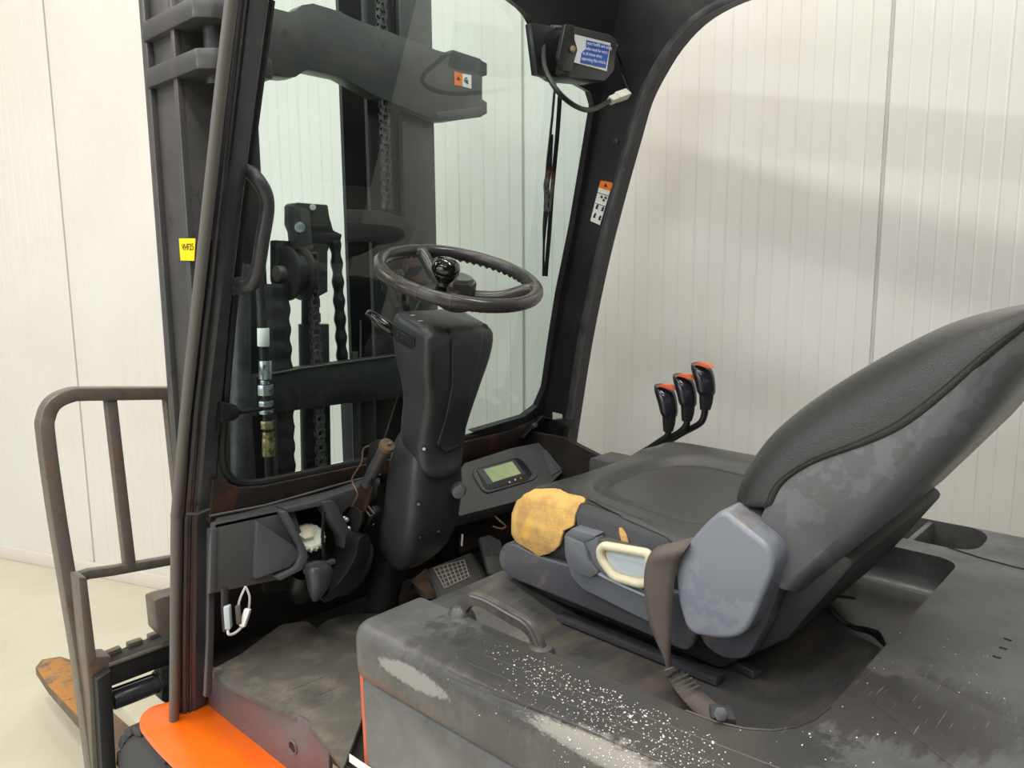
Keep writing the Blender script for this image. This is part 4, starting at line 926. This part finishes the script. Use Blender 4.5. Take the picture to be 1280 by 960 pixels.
# recliner cover
rcv = prism('recliner_cover', roundpoly([PX(x, y, .955) for x, y in ((902, 636), (880, 655), (846, 694), (843, 712), (846, 750), (856, 784), (866, 794), (900, 801), (930, 796), (948, 760), (966, 716), (968, 700), (960, 682))], [.012, .01, .02, .01, .01, .02, .02, .02, .03, .03, .02, .02, .02]), (.085, 0, 0), m_cover, T, .016, 5)
prism('recliner_inner', roundpoly([PX(x, y, 1.0) for x, y in ((902, 636), (935, 632), (980, 668), (985, 710), (960, 780), (935, 826), (900, 826), (870, 800), (880, 700))], .02), (.06, 0, 0), m_pan, rcv, .01)
# ---- backrest
# back edge B (shell, lower silhouette), seam S, front A
Bp = [(985, 742), (1045, 692), (1100, 645), (1160, 590), (1220, 525), (1280, 456), (1340, 392)]
Sp = [(957, 634), (972, 603), (1012, 575), (1070, 552), (1120, 528), (1172, 490), (1228, 442), (1282, 403), (1330, 368)]
Ep = [(984, 738), (1050, 668), (1100, 615), (1148, 560), (1190, 508), (1228, 446), (1300, 384)]
Bq = [(990, 748), (1056, 694), (1112, 640), (1165, 588), (1220, 524), (1262, 470), (1340, 400)]
def shring(x, E_): return [Vector((x, p.y, p.z)) for p in [PX(q[0], q[1], 1.0) for q in [(952, 645)]+Sp+E_[::-1]+[(975, 735), (955, 700)]]]
sh = loft('seat_shell', [shring(1.0, Ep), shring(1.028, Bq), shring(1.472, Bq), shring(1.5, Ep)], m_shell, T, smooth=75)
XA = 1.06
SpL = [PX(x, y, 1.0) for x, y in Sp]; ApL = [P(x, y, X=XA) for x, y in ((914, 622), (925, 585), (955, 538), (1000, 496), (1060, 456), (1120, 424), (1180, 400), (1240, 388), (1300, 382))]
def backring(S, A, i, n):
    d = Vector((0, A.y-S.y, A.z-S.z)); t = i/(n-1)
    xc, hw = 1.25, .255; out = []
    d_in = d
    for k in range(40):
        a = 2*PI*k/40; c, s = math.cos(a), math.sin(a)
        x = xc+hw*math.copysign(abs(c)**.52, c)
        if s >= 0:
            h = abs(s)**.74; cx = (x-xc)/hw
            hol = .22*(1-min(1, abs(cx)/.72)**3)*math.sin(PI*min(1, t*1.1+.05))
            f = h*(1-hol)
        else: f = -.25*abs(s)**.6
        out.append(Vector((x, S.y, S.z))+d_in*f)
    return out
SpS = smoothpath(SpL, 3); ApS = smoothpath(ApL, 3); nn = len(SpS)
rings = [backring(S, A, i, nn) for i, (S, A) in enumerate(zip(SpS, ApS))]
c0 = sum(rings[0], Vector())/40; r0 = [c0+(p-c0)*.9+Vector((0, .004, -.012)) for p in rings[0]]
loft('backrest_cushion', [r0]+rings, m_vinyl, T, sub=1, smooth=80)
tube('cushion_seam', [p+Vector((-.003, 0, 0)) for p in SpS], .0018, m_blacks, sh, 6)
tube('recline_hinge', [P(1098, 640, X=1.2), P(1115, 628, X=1.25)], .012, m_blacks, T, 8)
# ---- belt
XB = .945
L = [(846, 686), (826, 682), (812, 694), (806, 715), (806, 745), (811, 775), (820, 800), (830, 822), (834, 838)]
Rr = [(858, 676), (868, 672), (858, 686), (848, 705), (843, 730), (840, 765), (839, 795), (838, 820), (839, 838)]
bm = bmesh.new(); vs_ = []
LS = smoothpath([P(x, y, X=XB+(.04 if i < 1 else (.01 if i < 2 else -.008))) for i, (x, y) in enumerate(L)], 4); RS = smoothpath([P(x, y, X=XB+(.03 if i < 2 else 0)) for i, (x, y) in enumerate(Rr)], 4)
rows = [[bm.verts.new(a.lerp(b, t)+Vector((-.004*math.sin(PI*t), 0, 0))) for t in (0, .25, .5, .75, 1)] for a, b in zip(LS, RS)]
for a, b in zip(rows, rows[1:]):
    for k in range(4): bm.faces.new((a[k], a[k+1], b[k+1], b[k]))
blt = link('seat_belt', bm_me(bm), T, m_belt, 60); s = blt.modifiers.new('t', 'SOLIDIFY'); s.thickness = .0022; s.offset = 0
bp2 = [(P(831, 838, Z=.925), P(842, 834, Z=.925)), (P(833, 846, Z=.905), P(852, 838, Z=.905)), (P(848, 868, Z=.902), P(870, 858, Z=.902)), (P(862, 884, Z=.91), P(886, 872, Z=.91)), (P(872, 893, Z=.925), P(895, 880, Z=.925)), (P(892, 905, Z=.945), P(908, 888, Z=.945))]
bm = bmesh.new(); rows = [(bm.verts.new(a), bm.verts.new(b)) for a, b in bp2]
for a, b in zip(rows, rows[1:]): bm.faces.new((a[0], a[1], b[1], b[0]))
o = link('belt_tail', bm_me(bm), blt, m_belt, 60); s = o.modifiers.new('t', 'SOLIDIFY'); s.thickness = .003; s.offset = 0
for k in range(4):
    t = .25+k*.14; i = 1; a = bp2[1][0].lerp(bp2[3][0], t); b = bp2[1][1].lerp(bp2[3][1], t)
    tube('belt_stitch', [a+Vector((0, 0, .004)), b+Vector((0, 0, .004))], .0013, m_seal, blt, 5)
box('belt_anchor', P(903, 894, Z=.945), (.032, .03, .012), m_postd, T, .003, Matrix.Rotation(.6, 3, 'Z'))
cyl('anchor_bolt', P(901, 893, Z=.95), P(901, 893, Z=.962), .009, m_post, T, 6)

# ---- hydraulic levers beside the seat
XK = 1.72
def mk_lever(dx, dy, rod):
    def q(x, y, X=XK): return P(x+dx, y+dy, X=X)
    S = .0021
    secs = [(826, 481.5, 13, .2), (829, 483.5, 19, .25), (831, 490, 22, .2), (834, 500, 21, .1), (836, 512, 19, 0), (836.5, 522, 18, 0)]
    k = loft('hydraulic_lever', [rrect(q(x, y), Vector((.70, -.72, 0)), Vector((.72, .70, .3-.5*0)), w_*S*.60, w_*S*.52, w_*S*.46, 4) for x, y, w_, tl in secs], m_knob, T, sub=1)
    loft('knob_collar', [rrect(q(x, y), Vector((.70, -.72, 0)), Vector((.72, .70, 0)), w_*S*.44, w_*S*.38, w_*S*.25, 4) for x, y, w_ in ((836.5, 518, 18.5), (836, 530, 16.5), (835, 539, 13))], m_rub, k)
    prism('knob_button', roundpoly([q(x, y, XK-.022) for x, y in ((820, 483), (827, 480), (837, 481.5), (843, 488), (836, 486.5), (827, 484))], .002), (.018, 0, 0), m_knobo, k, .002)
    tube('lever_rod', [q(835, 538)]+[P(x, y, X=X) for x, y, X in rod], .0085, m_blacks, k, 10, sm=4)
mk_lever(0, 0, [(834, 545, XK), (824, 552, XK), (812, 560, XK), (795, 570, XK), (780, 580, XK)])
mk_lever(23.5, -13, [(858, 531, XK), (850, 540, XK), (830, 551, XK+.01), (808, 564, XK+.01), (790, 578, XK+.01)])
mk_lever(46.5, -27, [(880, 520, XK), (874, 530, XK), (850, 543, XK+.02), (818, 563, XK+.02), (800, 578, XK+.02)])
box('lever_console', (1.74, 1.10, .93), (.11, .34, .09), m_dash, T, .015)

# ================================================================== loose things
def mat_piece(name, px, z, th, label, cat, grooves):
    o = prism(name, roundpoly([P(x, y, Z=z) for x, y in px], .012), (0, 0, -th), m_mat, None, .004)
    tag(o, label, cat)
    for (a, b) in grooves: tube('groove', [P(a[0], a[1], Z=z), P(b[0], b[1], Z=z)], .0012, m_belt, o, 5)
    return o
mat_piece('floor_mat', [(262, 838), (300, 818), (352, 780), (384, 776), (402, 790), (440, 806), (470, 850), (430, 960), (404, 925), (380, 900), (330, 878), (285, 856)], .633, .012, 'dirty grey rubber floor mat on the step beside the left front post', 'mat', [((352, 850), (384, 838)), ((384, 838), (424, 820)), ((366, 862), (424, 838)), ((384, 876), (420, 860))])
mat_piece('floor_mat', [(392, 790), (405, 777), (430, 768), (470, 766), (520, 770), (560, 800), (500, 860), (455, 830)], .625, .010, 'grubby rubber mat piece at the foot of the steering column', 'mat', [])
# crumbs on the hood
bm = bmesh.new(); random.seed(9)
th_ = bvh([hood, wf])
cnt = 0
while cnt < 800:
    t = random.random()
    if random.random() < .86:
        x = 600+320*random.betavariate(2.2, 1.8); ridge = 800+(x-600)*.42; y = ridge+abs(random.gauss(0, 1))*(8+(x-600)*.33)-6
    else: x, y = random.uniform(560, 1270), random.uniform(790, 960)
    if y > 985: continue
    h, n, _, _ = th_.ray_cast(CAM, ray(x, y).normalized())
    if h is None or h.z < .9: continue
    s = random.uniform(.0004, .0011)*(1 if random.random() < .95 else 1.7)
    m4 = Matrix.Translation(h+n*s*.5) @ Matrix.Rotation(random.random()*6.3, 4, 'Z') @ Matrix.Diagonal((s*random.uniform(.6, 1.8), s, s*.6, 1))
    bmesh.ops.create_icosphere(bm, subdivisions=1, radius=1, matrix=m4); cnt += 1
cr = link('crumbs', bm_me(bm), None, m_crumb, 0)
tag(cr, 'white crumbs scattered over the black hood beside the seat', 'debris', kind='stuff')

# labels for parts that look different from the rest of the truck
PART = {'torn_foam': 'exposed torn yellow foam', 'fender': 'orange front fender', 'recliner_cover': 'light grey plastic recliner cover', 'adjuster_handle': 'beige cup handle', 'reservoir_cap': 'white reservoir cap', 'fork': 'rusty brown fork', 'fork_tip': 'orange rusted fork tip', 'windscreen': 'tinted front glass', 'notice': 'blue and white seat belt notice', 'orange_edge': 'orange painted edge'}
for o in bpy.data.objects:
    k = o.name.split('.')[0]
    if k in PART and o.parent is not None: o['label'] = PART[k]
